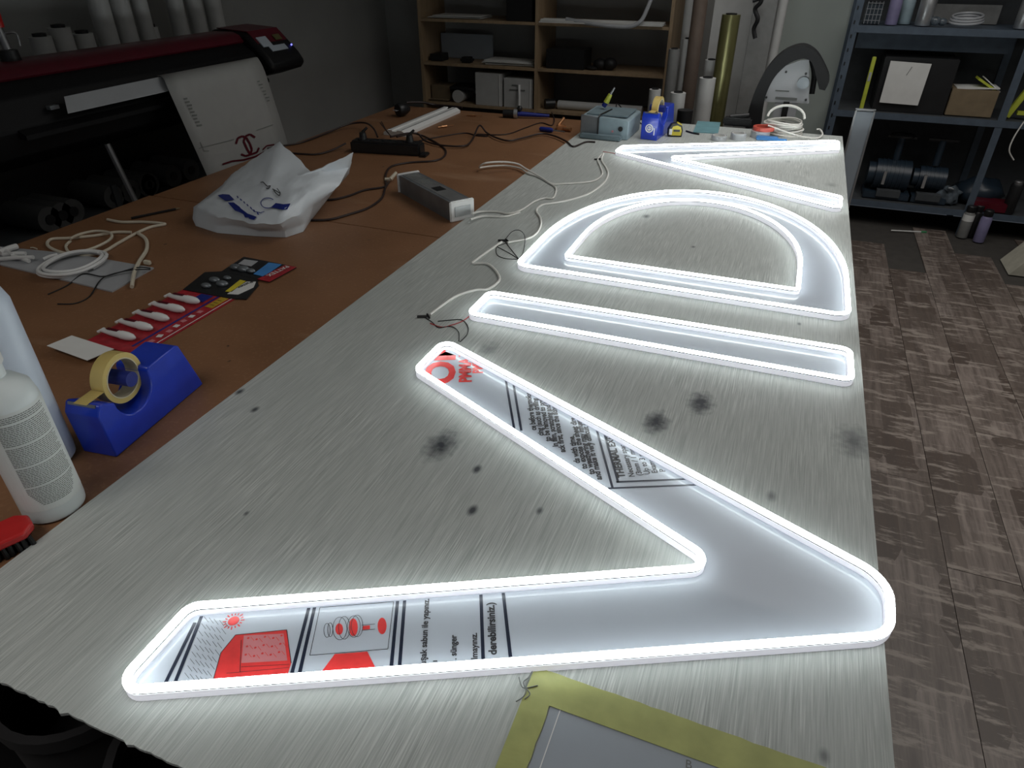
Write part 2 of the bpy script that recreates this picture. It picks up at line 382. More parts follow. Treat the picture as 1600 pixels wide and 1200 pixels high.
# ------------------------------------------------------------------ neon letters
def rounded(P, R, seg=8):
    out = []; n = len(P)
    for i in range(n):
        p, a, b = Vector(P[i]), Vector(P[i-1]), Vector(P[(i+1) % n]); r = R[i] if isinstance(R, (list, tuple)) else R
        da, db = (a-p), (b-p); la, lb = da.length, db.length; da.normalize(); db.normalize()
        ang = da.angle(db); t = r/math.tan(ang/2); t = min(t, la*.48, lb*.48); r = t*math.tan(ang/2)
        if r < 1e-4: out.append(p); continue
        c = p+(da+db).normalized()*(r/math.sin(ang/2)); s, e = p+da*t, p+db*t
        v0, v1 = s-c, e-c; a0 = math.atan2(v0.y, v0.x); a1 = math.atan2(v1.y, v1.x); d = (a1-a0+PI) % (2*PI)-PI
        for k in range(seg+1):
            q = a0+d*k/seg; out.append(c+Vector((math.cos(q), math.sin(q)))*r)
    return out
def offs(P, d):
    out = []; n = len(P)
    for i in range(n):
        a, p, b = P[i-1], P[i], P[(i+1) % n]
        t1 = (p-a).normalized(); t2 = (b-p).normalized()
        n1 = Vector((t1.y, -t1.x)); n2 = Vector((t2.y, -t2.x)); m = n1+n2
        m = m/m.length_squared*2 if m.length > .3 else n1
        out.append(p+m*d)
    return out
def sweep(P, prof, name, m, parent):
    mb = MB(); loops = []
    for d, z in prof:
        loops.append([mb.bm.verts.new((p.x, p.y, z)) for p in offs(P, d)])
    n = len(P); k = len(prof)
    for j in range(k):
        a, b = loops[j], loops[(j+1) % k]
        for i in range(n): mb.bm.faces.new((a[i], a[(i+1) % n], b[(i+1) % n], b[i]))
    return mb.build(name, m, parent)
HW = .0056
def neon(P, parent, sheet_t=.004):
    z = TG+.0005
    sweep(P, [(-HW, z), (HW, z), (HW, z+.0122), (-HW, z+.0122)], 'silicone_base', 'neonbase', parent)
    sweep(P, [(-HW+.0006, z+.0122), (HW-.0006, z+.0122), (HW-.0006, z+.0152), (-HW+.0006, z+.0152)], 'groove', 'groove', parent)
    dome = [(-HW, z+.0152), (HW, z+.0152)]+[(HW*math.cos(a), z+.0165+.0045*math.sin(a)) for a in [PI*k/8 for k in range(9)]]
    sweep(P, dome, 'light_strip', 'neon', parent)
def area2(P): return sum(P[i-1].x*P[i].y-P[i].x*P[i-1].y for i in range(len(P)))/2
def plate(P, parent, hole=None, ins=HW+.001):
    s = 1 if area2(P) > 0 else -1
    Q = offs(P, -ins*s)
    bm = bmesh.new()
    def loop(L, z): return [bm.verts.new((p.x, p.y, z)) for p in L]
    z1, z0 = TG+.0042, TG+.0006
    top = loop(Q, z1); edges = [bm.edges.new((top[i-1], top[i])) for i in range(len(top))]
    if hole:
        s2 = 1 if area2(hole) > 0 else -1
        H = offs(hole, ins*s2); t2 = loop(H, z1); edges += [bm.edges.new((t2[i-1], t2[i])) for i in range(len(t2))]
    r = bmesh.ops.triangle_fill(bm, edges=edges, use_beauty=True)
    ex = bmesh.ops.extrude_face_region(bm, geom=bm.faces[:])
    bmesh.ops.translate(bm, verts=[v for v in ex['geom'] if isinstance(v, bmesh.types.BMVert)], vec=(0, 0, z0-z1))
    mb = MB(); mb.bm.free(); mb.bm = bm
    return mb.build('acrylic_plate', 'film', parent, smooth=False)
V2 = lambda *a: [Vector(p) for p in a]
lab = {'V': 'lit white neon letter V with printed film, nearest on the grey board',
       'I': 'lit white neon letter I, straight narrow bar beside the V',
       'D': 'lit white neon letter D with double outline between I and A',
       'A': 'lit white neon letter A without crossbar, farthest on the grey board'}
def letter(k): return thing('neon_letter', lab[k], 'neon letter', (0, 0, 0), 0, 'neon letters on the grey board')
VP = rounded(V2((-.641, 1.078), (-.640, 1.213), (.263, .812), (.258, .712), (-.632, .278), (-.636, .412), (.035, .751)), [.022, .022, .06, .05, .022, .022, .022])
lv = letter('V'); neon(VP, lv); pv = plate(VP, lv)
li = letter('I'); IP = rounded(V2((-.645, 1.358), (.228, 1.369), (.228, 1.506), (-.645, 1.488)), .02); neon(IP, li); plate(IP, li)
def dshape(x0, x1, y0, yc, b, r):
    cx, a = (x0+x1)/2, (x1-x0)/2
    top = [Vector((cx+a*math.cos(t), yc+b*math.sin(t))) for t in [PI*k/36 for k in range(37)]]
    lo = rounded([Vector((x0, yc)), Vector((x0, y0)), Vector((x1, y0)), Vector((x1, yc))], [0, r, r, 0])
    return lo[1:-1]+top
ld = letter('D'); DO = dshape(-.645, .230, 1.685, 1.93, .645, .035); DI = dshape(-.533, .109, 1.797, 1.99, .475, .014)
neon(DO, ld); neon(DI, ld); plate(DO, ld, DI)
la = letter('A')
AP = rounded(V2((-.69, 3.03), (-.685, 3.13), (.230, 3.595), (.228, 3.43), (-.454, 3.02), (.228, 2.690), (.222, 2.551)), [.035, .035, .02, .02, .015, .02, .02])
neon(AP, la); plate(AP, la)

# print on the film of the V (film lies rotated 25 degrees)
FZ = TG+.0046; A115 = math.radians(115)
tdir = Vector((math.cos(A115), math.sin(A115), 0)); udir = Vector((-math.sin(A115), math.cos(A115), 0))   # reading direction, glyph-up
def halfplane(a, b, inside, ins):
    a, b = Vector((*a, 0)), Vector((*b, 0)); t = (b-a).normalized(); nn = Vector((t.y, -t.x, 0))
    if nn.dot(Vector((*inside, 0))-a) > 0: nn = -nn
    return (a-nn*ins, nn)
c1 = (-.35, .98); c2 = (-.35, .48); IN = .0085
up_arm = [halfplane((-.640, 1.213), (.263, .812), c1, IN), halfplane((-.641, 1.078), (.035, .751), c1, IN), halfplane((-.641, 1.078), (-.640, 1.213), c1, IN)]
lo_arm = [halfplane((-.636, .412), (.035, .751), c2, IN), halfplane((-.632, .278), (.258, .712), c2, IN), halfplane((-.632, .278), (-.636, .412), c2, IN)]
def ftext(s, size, uv, m, arm, off=0, nm='printed_text'):
    p = at(*uv, FZ); return text_obj(nm, s, size, p, A115, m, pv, off, arm)
def fpoly(P, z, m, arm, nm):
    bm = bmesh.new()
    for q in P: bm.faces.new([bm.verts.new((p[0], p[1], z)) for p in q])
    do_clip(bm, arm); mb = MB(); mb.bm.free(); mb.bm = bm
    return mb.build(nm, m, pv, smooth=False)
def stripe(a, b, wd):   # quad from pixel a to pixel b
    p, q = at(*a, FZ), at(*b, FZ); t = (q-p).normalized(); nn = Vector((t.y, -t.x, 0))*wd/2
    return [(p-nn)[:2], (q-nn)[:2], (q+nn)[:2], (p+nn)[:2]]
# lower arm
for a, b in [((258, 1068), (300, 982)), ((272, 1070), (318, 955)), ((455, 1056), (485, 940)), ((467, 1056), (494, 938)), ((611, 1045), (622, 930)), ((624, 1045), (633, 928)), ((755, 1032), (751, 918)), ((798, 1030), (785, 915))]:
    ext = (at(*b, FZ)-at(*a, FZ))*.12; p, q = at(*a, FZ)-ext, at(*b, FZ)+ext
    t = (q-p).normalized(); nn = Vector((t.y, -t.x, 0))*.0023
    fpoly([[(p-nn)[:2], (q-nn)[:2], (q+nn)[:2], (p+nn)[:2]]], FZ, 'navy', lo_arm, 'printed_stripe')
ftext('muşak sabun ile yapınız.', .0118, (665, 1049), 'darkink', lo_arm, .00035)
ftext('ı', .011, (683, 1034), 'darkink', lo_arm, .00035)
ftext('. sünger', .0118, (713, 1031), 'darkink', lo_arm, .00035)
ftext('lmayınız.', .0118, (746, 1030), 'darkink', lo_arm, .00035)
ftext('derebilirsiniz.)', .0148, (776, 1023), 'darkink', lo_arm, .0005)
def uv2(*L): return [at(u, v, FZ)[:2] for u, v in L]
fpoly([uv2((332, 1066), (345, 1020), (368, 992), (448, 984), (455, 1036), (450, 1052), (398, 1062))], FZ-.0001, 'redink', lo_arm, 'printed_house')
fpoly([uv2((377, 1036), (381, 993), (443, 990), (449, 1032))], FZ, 'redlight', lo_arm, 'printed_panel')
fpoly([stripe((332, 1066), (345, 1020), .0009), stripe((345, 1020), (368, 992), .0009), stripe((368, 992), (448, 984), .0009), stripe((448, 984), (455, 1036), .0009), stripe((375, 1050), (377, 1000), .0008), stripe((354, 1052), (452, 1043), .0006), stripe((377, 1042), (452, 1038), .0006)], FZ+.0001, 'darkink', lo_arm, 'printed_outline')
dots = []
for i in range(5):
    for j in range(3):
        u, v = 388+i*13-j*2, 997+j*13+(i % 2)*3-i
        if u < 445 and v < 1030:
            p = at(u, v, FZ); dots.append([(p.x+.0016*math.cos(k), p.y+.0016*math.sin(k)) for k in [PI*q/4 for q in range(8)]])
            dots.append(stripe((u+4, v-2), (u+9, v+4), .0006))
fpoly(dots, FZ+.0001, 'redink', lo_arm, 'printed_dots')
sun = []; c = at(365, 970, FZ)
sun.append([(c.x+.0075*math.cos(k), c.y+.0075*math.sin(k)) for k in [2*PI*q/20 for q in range(20)]])
for q in range(16):
    a = 2*PI*q/16+.1; d = Vector((math.cos(a), math.sin(a))); nn = Vector((-d.y, d.x))*.0008
    p0 = Vector((c.x, c.y))+d*.0095; p1 = Vector((c.x, c.y))+d*(.0145 if q % 2 else .013)
    sun.append([p0-nn, p1-nn, p1+nn, p0+nn])
fpoly(sun, FZ, 'redink', lo_arm, 'printed_sun')
rain = []
for i in range(9):
    for j in range(5):
        u, v = 322+j*8-i*3.6+random.uniform(-1, 1), 968+i*11+j*2
        if u-(332+(1062-v)*.3) < 8: rain.append(stripe((u-4, v-5), (u+3, v+4), .0005))
fpoly(rain, FZ, 'darkink', lo_arm, 'printed_rain')
fpoly([stripe((484, 1024), (500, 949), .0008), stripe((500, 949), (615, 940), .0008), stripe((615, 940), (606, 1014), .0008), stripe((606, 1014), (484, 1024), .0008)], FZ, 'darkink', lo_arm, 'printed_frame')
fpoly([uv2((502, 1050), (523, 1022), (574, 1018), (590, 1050))], FZ, 'redink', lo_arm, 'printed_arrow')
def ell(u, v, ru, rv, k=.0007, fill=False):
    P = [(u+ru*math.cos(t), v+rv*math.sin(t)) for t in [2*PI*q/18 for q in range(18)]]
    if fill: return [uv2(*P)]
    return [stripe(P[i-1], P[i], k) for i in range(18)]
fpoly(ell(511, 985, 5, 11)+ell(516, 984, 4, 11)+ell(531, 982, 11, 18)+ell(538, 981, 9, 18)+ell(553, 979, 10, 17)+ell(558, 978, 9, 17)+[stripe((565, 977), (586, 975), .0008), stripe((565, 985), (586, 983), .0008)], FZ+.0001, 'darkink', lo_arm, 'printed_bolt_outline')
fpoly(ell(530, 983, 6, 9, fill=True)+ell(552, 980, 7, 14, fill=True)+ell(597, 978, 7, 13, fill=True)+[uv2((567, 978), (578, 977), (578, 983), (567, 984))], FZ, 'redink', lo_arm, 'printed_bolt')
# upper arm
for a, b in [((790, 592), (802, 662)), ((802, 598), (813, 664))]:
    ext = (at(*b, FZ)-at(*a, FZ))*.12; p, q = at(*a, FZ)-ext, at(*b, FZ)+ext
    t = (q-p).normalized(); nn = Vector((t.y, -t.x, 0))*.0023
    fpoly([[(p-nn)[:2], (q-nn)[:2], (q+nn)[:2], (p+nn)[:2]]], FZ, 'navy', up_arm, 'printed_stripe')
fpoly([stripe((928, 655), (957, 762), .0042), stripe((938, 655), (966, 754), .0042), stripe((963, 753), (1085, 748), .0042), stripe((950, 763), (1100, 757), .0042)], FZ, 'navy', up_arm, 'printed_frame')
text_obj('printed_logo', 'OM', .118, at(709, 600, FZ), 0, 'redink', pv, .0045, up_arm, plane=(tdir*.98, udir*.74))
ftext('PMMA X', .036, (736, 597), 'redink', up_arm, .0016)
ftext('PMMA', .030, (754, 583), 'redink', up_arm, .0014)
lines = ['ce before thermoforming', 'cing (such as drilling,', 'to be removed to prevent', 'in film, scratching and f', 'ack first, since the adhes', '', 'ds with time.', 'to expose the sheet direc', 'to weathering may influence', 'and make it very difficult (so']
for i, s in enumerate(lines):
    if s: ftext(s, .0155, (838+i*11.4, 672+i*8.6), 'darkink', up_arm, .0007)
ftext('THERMAL EXPANSION', .0185, (977, 746), 'darkink', up_arm, .0007)
for i, s in enumerate(['Necessary space', '(3mm / 1 metre', 'Up to 3 m', 'Examp', 'P']):
    ftext(s, .0145, (992+i*12, 745-i*2), 'darkink', up_arm, .0003)

# ------------------------------------------------------------------ taped paper in the near right of the board
p0 = Vector((-.130, .462, 0)); sheet = thing('taped_paper_sheet', 'blue-grey paper sheet taped to the grey board at the near edge', 'paper', (0, 0, TG))
MB().box((.08, .355, .0006), (.42, .215, .0008)).build('sheet', 'gpaper', sheet, smooth=False)
MB().box((-.118, .36, .0012), (.0012, .21, .0008)).build('crease', 'white', sheet, smooth=False)
text_obj('pencil_mark', 'B', .014, at(1070, 1199, TG+.0012)-Vector((0, 0, TG)), .1, 'text', sheet)
def tape_strip(a, b, w0, w1, label):
    a, b = Vector(a), Vector(b); d = (b-a).normalized(); nn = Vector((-d.y, d.x)); n = 28; mb = MB(); L = []; R = []
    for k in range(n+1):
        p = a.lerp(b, k/n); wob = random.uniform(-.0008, .0008)
        L.append(mb.bm.verts.new((*(p+nn*(w0+wob)), .0014+random.uniform(0, .0006)))); R.append(mb.bm.verts.new((*(p-nn*w1), .0014)))
    for k in range(n): mb.bm.faces.new((L[k], L[k+1], R[k+1], R[k]))
    o = mb.build('masking_tape', 'masking', None, smooth=False); o.location = (0, 0, TG)
    md = o.modifiers.new('s', 'SOLIDIFY'); md.thickness = .0006; md.offset = 1
    return tag(o, label, 'tape', 'masking tape strips on the paper')
tape_strip((-.165, .485), (.252, .483), .022, .022, 'yellow masking tape strip along the far edge of the paper')
tape_strip((-.150, .500), (-.148, .256), .018, .016, 'yellow masking tape strip down the left edge of the paper')

# ------------------------------------------------------------------ near tape dispenser
def disp(name, label, loc, rz, s=1, logo=False):
    t = thing(name, label, 'tape dispenser', loc, rz, 'blue tape dispensers'); W = .036*s
    prof = [(0, 0), (.255, 0), (.25, .02), (.220, .113), (.212, .117), (.132, .115), (.128, .109)]
    for k in range(13):      # the round seat of the roll
        a = math.radians(12-k*(12+180)/12); prof.append((.083+.046*math.cos(a), .096+.046*math.sin(a)))
    prof += [(.030, .100), (.012, .110), (.006, .110), (-.004, .092)]
    prof = [(x*s, z*s) for x, z in prof]
    MB().prism(prof, -W, W, 'Y').build('body', 'blue', t, bevel=.0025*s)
    MB().prism([(x*s, z*s) for x, z in [(.002, .106), (.022, .098), (.022, .103), (.004, .111)]], -W*.8, W*.8, 'Y').build('cutter_blade', 'steel', t)
    ro = .048*s; c = (.092*s, 0, .112*s)
    r = MB().ringz(ro, ro*.8, -W*.38, W*.38, c, 40, 'Y').build('tape_roll', 'tape', t)
    MB().ringz(ro*.805, ro*.76, -W*.40, W*.40, c, 40, 'Y').build('cardboard_core', 'tapecore', r)
    MB().cyl((c[0], -W*.9, c[2]), (c[0], W*.9, c[2]), ro*.3, n=24).build('hub', 'blued', t)
    mb = MB(); mb.quad([(.043*s, -W*.38, .112*s), (.043*s, W*.38, .112*s), (.001*s, W*.38, .1115*s), (.001*s, -W*.38, .1115*s)], .0008)
    mb.build('tape_tail', 'tape', t, smooth=False)
    if logo:
        Xa, Ya = Vector((0, -1, 0)), Vector((0, 0, 1))
        mb = MB(); mb.ringz(.017*s, .013*s, -.006*s, .001*s, (0, 0, 0), 24, 'X')
        mb.ringz(.009*s, .006*s, -.006*s, .001*s, (0, 0, 0), 24, 'X')
        mb.box((0, -.012*s, .014*s), (.006*s, .022*s, .004*s)).box((0, -.022*s, -.012*s), (.006*s, .004*s, .03*s)); mb.box((0, 0, 0), (.006*s, .004*s, .012*s))
        o = mb.build('logo', 'white', t); o.location = (.0005*s, 0, .048*s)
    return t
disp('tape_dispenser', 'large blue tape dispenser on the brown board beside the glue card', (-1.0585, .632, TB), math.radians(97), 1.0)
disp('tape_dispenser', 'small blue tape dispenser with round white mark beside yellow tape measure', (-.613, 3.365, TG), math.radians(84), 1.12, True)

# ------------------------------------------------------------------ bottles near left
b = thing('spray_bottle', 'white bottle with columns of small print beside red brush', 'bottle', (-1.012, .503, TB))
prof = [(.040, 0), (.045, .004), (.046, .012), (.046, .215), (.042, .235), (.028, .25), (.018, .256), (.018, .275)]
MB().lathe(prof, n=40).build('body', 'bottle', b)
MB().lathe([(.02, .275), (.022, .278), (.022, .31), (.018, .315)], n=24).build('cap', 'white', b)
lm = MB(); rr = .0464
for k in range(22):
    a0 = math.radians(-95+k*7); a1 = math.radians(-95+(k+1)*7)
    v = [lm.bm.verts.new((rr*math.cos(a), rr*math.sin(a), z)) for a, z in ((a0, .03), (a1, .03), (a1, .214), (a0, .214))]; lm.bm.faces.new(v)
lb = lm.build('label', 'label', b)
tm = MB(); rr = .0467
for row in range(56):
    z = .042+row*.0030; a = math.radians(-60+max(0, 8-row)*2)
    end = math.radians(-60+98-max(0, 10-row)*2-(6 if row % 6 == 0 else 0)-random.uniform(0, 5))
    if row % 13 == 12: continue
    while a < end:
        wdt = math.radians(random.uniform(2.5, 8)); e = min(a+wdt, end); m_ = (a+e)/2
        for q0, q1 in ((a, m_), (m_, e)):
            v = [tm.bm.verts.new((rr*math.cos(q), rr*math.sin(q), zz)) for q, zz in ((q0, z), (q1, z), (q1, z+.0013), (q0, z+.0013))]; tm.bm.faces.new(v)
        a = e+math.radians(1.0)
stuff(tm.build('fine_print', 'text', lb, smooth=False))
b = thing('smooth_bottle', 'plain bluish white bottle standing behind the printed bottle', 'bottle', (-1.137, .588, TB))
MB().lathe([(.042, 0), (.047, .006), (.048, .02), (.048, .31), (.04, .335), (.022, .35), (.02, .36)], n=40).build('body', 'bottleb', b)
MB().lathe([(.023, .36), (.024, .362), (.024, .395), (.02, .40)], n=24).build('cap', 'white', b)
# red brush
b = thing('hand_brush', 'red hand brush with black bristles at the near end of the brown board', 'brush', (*at(4, 862, TB)[:2], TB), math.radians(66))
MB().prism([(-.14, -.028), (.035, -.028), (.05, -.012), (.05, .014), (.035, .028), (-.14, .028)], .022, .036).build('handle', 'red', b, bevel=.004)
mb = MB()
for i in range(20):
    for j in range(6):
        x, y = -.13+i*.0088, -.022+j*.0088
        mb.cyl((x, y, .023), (x+random.uniform(-.003, .003), y+random.uniform(-.003, .003), .0005), .0032, .0042, 6)
stuff(mb.build('bristles', 'blackr', b))

# ------------------------------------------------------------------ glue cards
g = thing('glue_card', 'red blister card holding five small white glue tubes', 'glue card', (-1.358, 1.09, TB))
MB().box((0, 0, .0012), (.172, .318, .0016)).build('backing_card', 'card', g, smooth=False)
MB().box((.037, .01, .0024), (.006, .29, .0006)).build('blue_band', 'blued', g, smooth=False)
MB().box((.078, 0, .0024), (.002, .316, .0006)).build('edge_line', 'white', g, smooth=False)
MB().box((.058, .12, .0026), (.024, .06, .0008)).build('gold_patch', 'gold', g, smooth=False)
for k in range(3): text_obj('printed_mark', 'I', .02, (.064, .101+k*.014, .0032), PI/2, 'black', g)
MB().box((.002, .128, .0026), (.04, .04, .0008)).build('blue_patch', 'blued', g, smooth=False)
for k in range(7):
    MB().box((.057+random.uniform(-.005, .005), -.10+k*.027, .0026), (.013, .013, .0006), rz=random.uniform(-.4, .4)).build('printed_mark', 'paper' if k % 2 else 'redlight', g, smooth=False)
for k in range(5):
    y = -.115+k*.052; gt = MB()
    gt.lathe([(.0045, -.075), (.005, -.073), (.0085, -.04), (.0095, -.012)], (0, y, .0125), 16, 'X').lathe([(.0105, -.012), (.0105, .004), (.0085, .018), (.004, .027), (.001, .029)], (0, y, .0125), 16, 'X')
    gt.box((-.078, y, .0125), (.006, .020, .004))
    q = gt.build('glue_tube', 'white', g)
    MB().box((-.038, y, .0222), (.034, .008, .001)).build('tube_print', 'dred', q)
hc = MB().quad([at(73, 540, TB+.02), at(112, 524, TB+.018), at(178, 545, TB+.006), at(136, 563, TB+.012)], .0012)
o = hc.build('card_flap', 'paper', None, smooth=False, local=at(136, 563, TB)); tag(o, 'folded white card flap lying left of the glue card', 'card')
def card(name, label, px, m):
    P = [at(u, v, TB+.004) for u, v in px]; c = sum(P, Vector())/len(P); c.z = TB
    t = thing(name, label, 'blister card', c)
    MB().quad([p-c for p in P], .003).build('backing_card', m, t, smooth=False); return t, c
t, c = card('blister_card', 'black and white blister card lying between the red card and the blue one', [(286, 452), (320, 425), (345, 424), (402, 436), (404, 445), (385, 467), (360, 466)], 'black')
MB().quad([at(u, v, TB+.006)-c for u, v in [(355, 459), (385, 440), (400, 440), (396, 449), (372, 460)]], .001).build('white_badge', 'paper', t, smooth=False)
MB().quad([at(u, v, TB+.006)-c for u, v in [(352, 455), (375, 437), (384, 439), (362, 456)]], .001).build('yellow_band', 'yellow', t, smooth=False)
text_obj('printed_name', 'Pattex', .019, at(391.5, 439, TB+.0065)-c, math.radians(-99), 'darkink', t, .0004)
for u, v, r in [(335, 437, .011), (347, 443, .012), (322, 446, .010), (355, 434, .008)]:
    MB().sph(at(u, v, TB+.008)-c, r, (1.6, 1, .7)).build('blister', 'galu', t)
t, c = card('blister_card', 'blue and red blister card farthest along the brown board', [(381, 401), (463, 417), (421, 440), (346, 424)], 'black')
MB().quad([at(u, v, TB+.006)-c for u, v in [(445, 414), (463, 417), (421, 440), (402, 436)]], .001).build('red_band', 'card', t, smooth=False)
MB().quad([at(u, v, TB+.006)-c for u, v in [(420, 410), (440, 413), (412, 432), (396, 428)]], .001).build('blue_band', 'sky', t, smooth=False)
MB().quad([at(u, v, TB+.006)-c for u, v in [(382, 405), (403, 408), (392, 416), (372, 412)]], .001).build('white_patch', 'acr', t, smooth=False)
text_obj('printed_name', 'PATTEX', .022, at(447, 415, TB+.0068)-c, math.radians(-97), 'paper', t, .0004)
for u, v, r in [(368, 417, .012), (380, 420, .013), (392, 423, .009)]:
    MB().sph(at(u, v, TB+.009)-c, r, (1.6, 1, .7)).build('blister', 'galu', t)

# ------------------------------------------------------------------ acrylic offcut with neon tubing, scraps, wires
P = [at(u, v, TB+.004) for u, v in [(0, 413), (175, 455), (240, 418), (120, 397), (0, 385)]]; c = sum(P, Vector())/5; c.z = TB
o = MB().quad([p-c for p in P], .004).build('acrylic_offcut', 'acr', None, smooth=False); o.location = c; tag(o, 'thin grey acrylic offcut under the coil of white tubing', 'acrylic sheet')
def cable(name, label, cat, px, r, m, z=TB, group=None, n=8, sm=6):
    P = [at(p[0], p[1], z+r+(p[2] if len(p) > 2 else 0)) for p in px]; c = P[0].copy(); c.z = z
    o = MB().tube([p-c for p in P], r, n, sm).build(name, m); o.location = c
    return tag(o, label, cat, group)
mb = MB(); c = at(115, 418, TB)
for k, (ra, rb) in enumerate([(.078, .092), (.073, .087), (.079, .094), (.066, .080)]):
    P = []
    for i in range(37):
        a = 2*PI*i/36*(.97)+k*.5
        P.append((ra*math.cos(a)+.003*k, rb*math.sin(a), .009+.004*k+.002*math.sin(3*a)))
    mb.tube(P, .0045, 8, 0)
o = mb.build('tubing_coil', 'white'); o.location = c; tag(o, 'round coil of white silicone tubing on the grey acrylic offcut', 'tubing')
cable('loose_tubing', 'long looping cream tubing lying beyond the white coil', 'tubing', [(168, 343), (190, 347), (225, 347), (258, 350), (235, 355), (210, 366), (185, 380), (160, 394), (130, 399), (95, 394), (75, 384), (80, 374), (110, 372), (150, 368), (180, 363), (205, 363)], .0048, 'cream')
cable('short_tubing', 'cream tubing loop curling inside the longer loop', 'tubing', [(110, 377, 0), (103, 385, 0), (112, 395, .002), (145, 388, .01), (172, 374, .01), (172, 364, .01), (150, 361, .008), (125, 366, .01), (110, 373, .01)], .0042, 'cream')
cable('cut_tubing', 'cream tubing piece with a cut end crossing the acrylic corner', 'tubing', [(215, 364), (228, 374), (229, 390), (218, 408, .006), (210, 425, .006), (206, 448)], .0055, 'cream')
for j, L in enumerate([[(235, 419, .012), (215, 418, .014), (185, 426, .008), (160, 432, .006), (130, 428, .004), (105, 446), (75, 460)], [(235, 421, .012), (205, 422, .014), (170, 430, .009), (155, 440, .006), (140, 463), (118, 474), (90, 475)]]):
    cable('thin_wire', ['black wire ending left of the acrylic corner', 'black wire curving nearest the glue card'][j], 'wire', L, .0018, 'blackr', group='black wires by the acrylic offcut')
o = MB().box((0, 0, .006), (.022, .012, .012), bev=.002).build('wire_connector', 'cream'); o.location = at(231, 413, TB+.004); tag(o, 'small cream connector joining the two black wires', 'connector')
for i, (a, b2, r) in enumerate([((0, 395), (26, 385), .009), ((5, 398), (40, 396), .006), ((0, 405), (52, 402), .006), ((20, 400), (45, 408), .006), ((68, 405), (90, 398), .005), ((0, 388), (20, 398), .005), ((48, 387), (58, 389), .002)]):
    z = TB+.005 if i < 6 else TB
    P0, P1 = at(*a, z+r), at(*b2, z+r+.004*(i % 3)); c = P0.copy(); c.z = z
    o = MB().tube([P0-c, (P1-c+P0-c)/2+Vector((0, 0, .002)), P1-c], r, 10, 4).build('tubing_scrap', 'white' if i < 6 else 'cream'); o.location = c
    tag(o, ['thick short scrap of white tubing at the far left of the offcut', 'thin scrap of tubing beside the thick white scrap', 'longest scrap of tubing across the left of the offcut', 'slanted scrap of tubing nearest the offcut front edge', 'single scrap of tubing beside the white coil', 'scrap of tubing crossing under the thick scrap', 'tiny cream sliver beyond the acrylic offcut'][i], 'tubing scrap', 'tubing scraps')
P0, P1 = at(205, 341, TB+.005), at(282, 325, TB+.005); c = P0.copy(); c.z = TB; d = (P1-P0)
t = thing('pencil', 'dark pencil lying near the far edge of the brown board', 'pencil', c)
MB().cyl(P0-c, P0-c+d*.9, .0042, n=6).build('shaft', 'black', t); MB().cyl(P0-c+d*.9, P1-c, .0042, .0008, 6).build('tip', 'card_b', t)

# ------------------------------------------------------------------ crumpled plastic bag
rows = [
    [(306, 353, TB+.001), (340, 364, TB+.001), (398, 369, TB+.001), (447, 371, TB+.001), (474, 362, TB+.001), (482, 350, TB+.001)],
    [(302, 338, .82), (338, 350, .82), (398, 358, .82), (445, 360, .82), (476, 348, .82), (486, 338, .82)],
    [(303, 322, .845), (342, 338, .85), (400, 350, .85), (438, 349, .855), (470, 334, .86), (490, 322, .85)],
    [(318, 312, .862), (355, 322, .872), (400, 332, .875), (445, 326, .885), (478, 306, .895), (510, 305, .87)],
    [(340, 298, .873), (375, 300, .888), (410, 305, .898), (450, 300, .905), (490, 285, .915), (530, 290, .89)],
    [(352, 283, .885), (385, 278, .91), (418, 280, .925), (455, 278, .925), (500, 268, .93), (545, 262, .915)],
    [(366, 268, .90), (402, 244, .95), (437, 221, .995), (486, 269, .93), (520, 253, .955), (552, 238, .965)],
    [(372, 268, .84), (404, 262, .84), (440, 262, .84), (486, 275, .84), (520, 275, .84), (545, 272, .86)],
    [(372, 275, TB+.001), (404, 275, TB+.001), (440, 275, TB+.001), (486, 285, TB+.001), (520, 300, TB+.001), (520, 300, TB+.001)],
]
c = at(400, 320, TB); mb = MB(); G = [[mb.bm.verts.new(at(*p)-c) for p in r] for r in rows]
for a, b2 in zip(G, G[1:]):
    for k in range(5): mb.bm.faces.new((a[k], a[k+1], b2[k+1], b2[k]))
mb.bm.faces.new([r[0] for r in G]); mb.bm.faces.new([r[-1] for r in G][::-1])
bag = thing('plastic_bag', 'crumpled white plastic bag with dark blue print by the power strip', 'plastic bag', c)
bo = mb.build('bag_body', 'bag', bag)
for p in bo.data.polygons: p.use_smooth = True
bmx = bmesh.new(); bmx.from_mesh(bo.data)
for q in range(1): bmesh.ops.subdivide_edges(bmx, edges=bmx.edges[:], cuts=5, use_grid_fill=True, smooth=.04)
from mathutils import noise as mn
for v in bmx.verts:
    wgt = min(1, max(0, v.co.z/.02))
    h = mn.noise(v.co*14)*.007+abs(mn.noise(v.co*Vector((24, 28, 24))))*.009-.003
    v.co += Vector((h*.5, h*.5, h))*wgt
    v.co.z = max(v.co.z, .001)
bmesh.ops.recalc_face_normals(bmx, faces=bmx.faces[:])
bvh = BVHTree.FromBMesh(bmx); bmx.to_mesh(bo.data); bmx.free()
bo.data.set_sharp_from_angle(angle=math.radians(50))
def on_bag(name, polys, m):
    bm = bmesh.new(); cam0 = Vector((0, 0, CAMZ))-c
    for q in polys:
        vs = []
        for u, v in q:
            h = bvh.ray_cast(cam0, ray(u, v).normalized())
            if h[0] is None: vs = []; break
            nn = h[1] if h[1].dot(ray(u, v)) < 0 else -h[1]
            vs.append(bm.verts.new(h[0]+nn*.0045))
        if vs: bm.faces.new(vs)
    x = MB(); x.bm.free(); x.bm = bm; return x.build(name, m, bo)
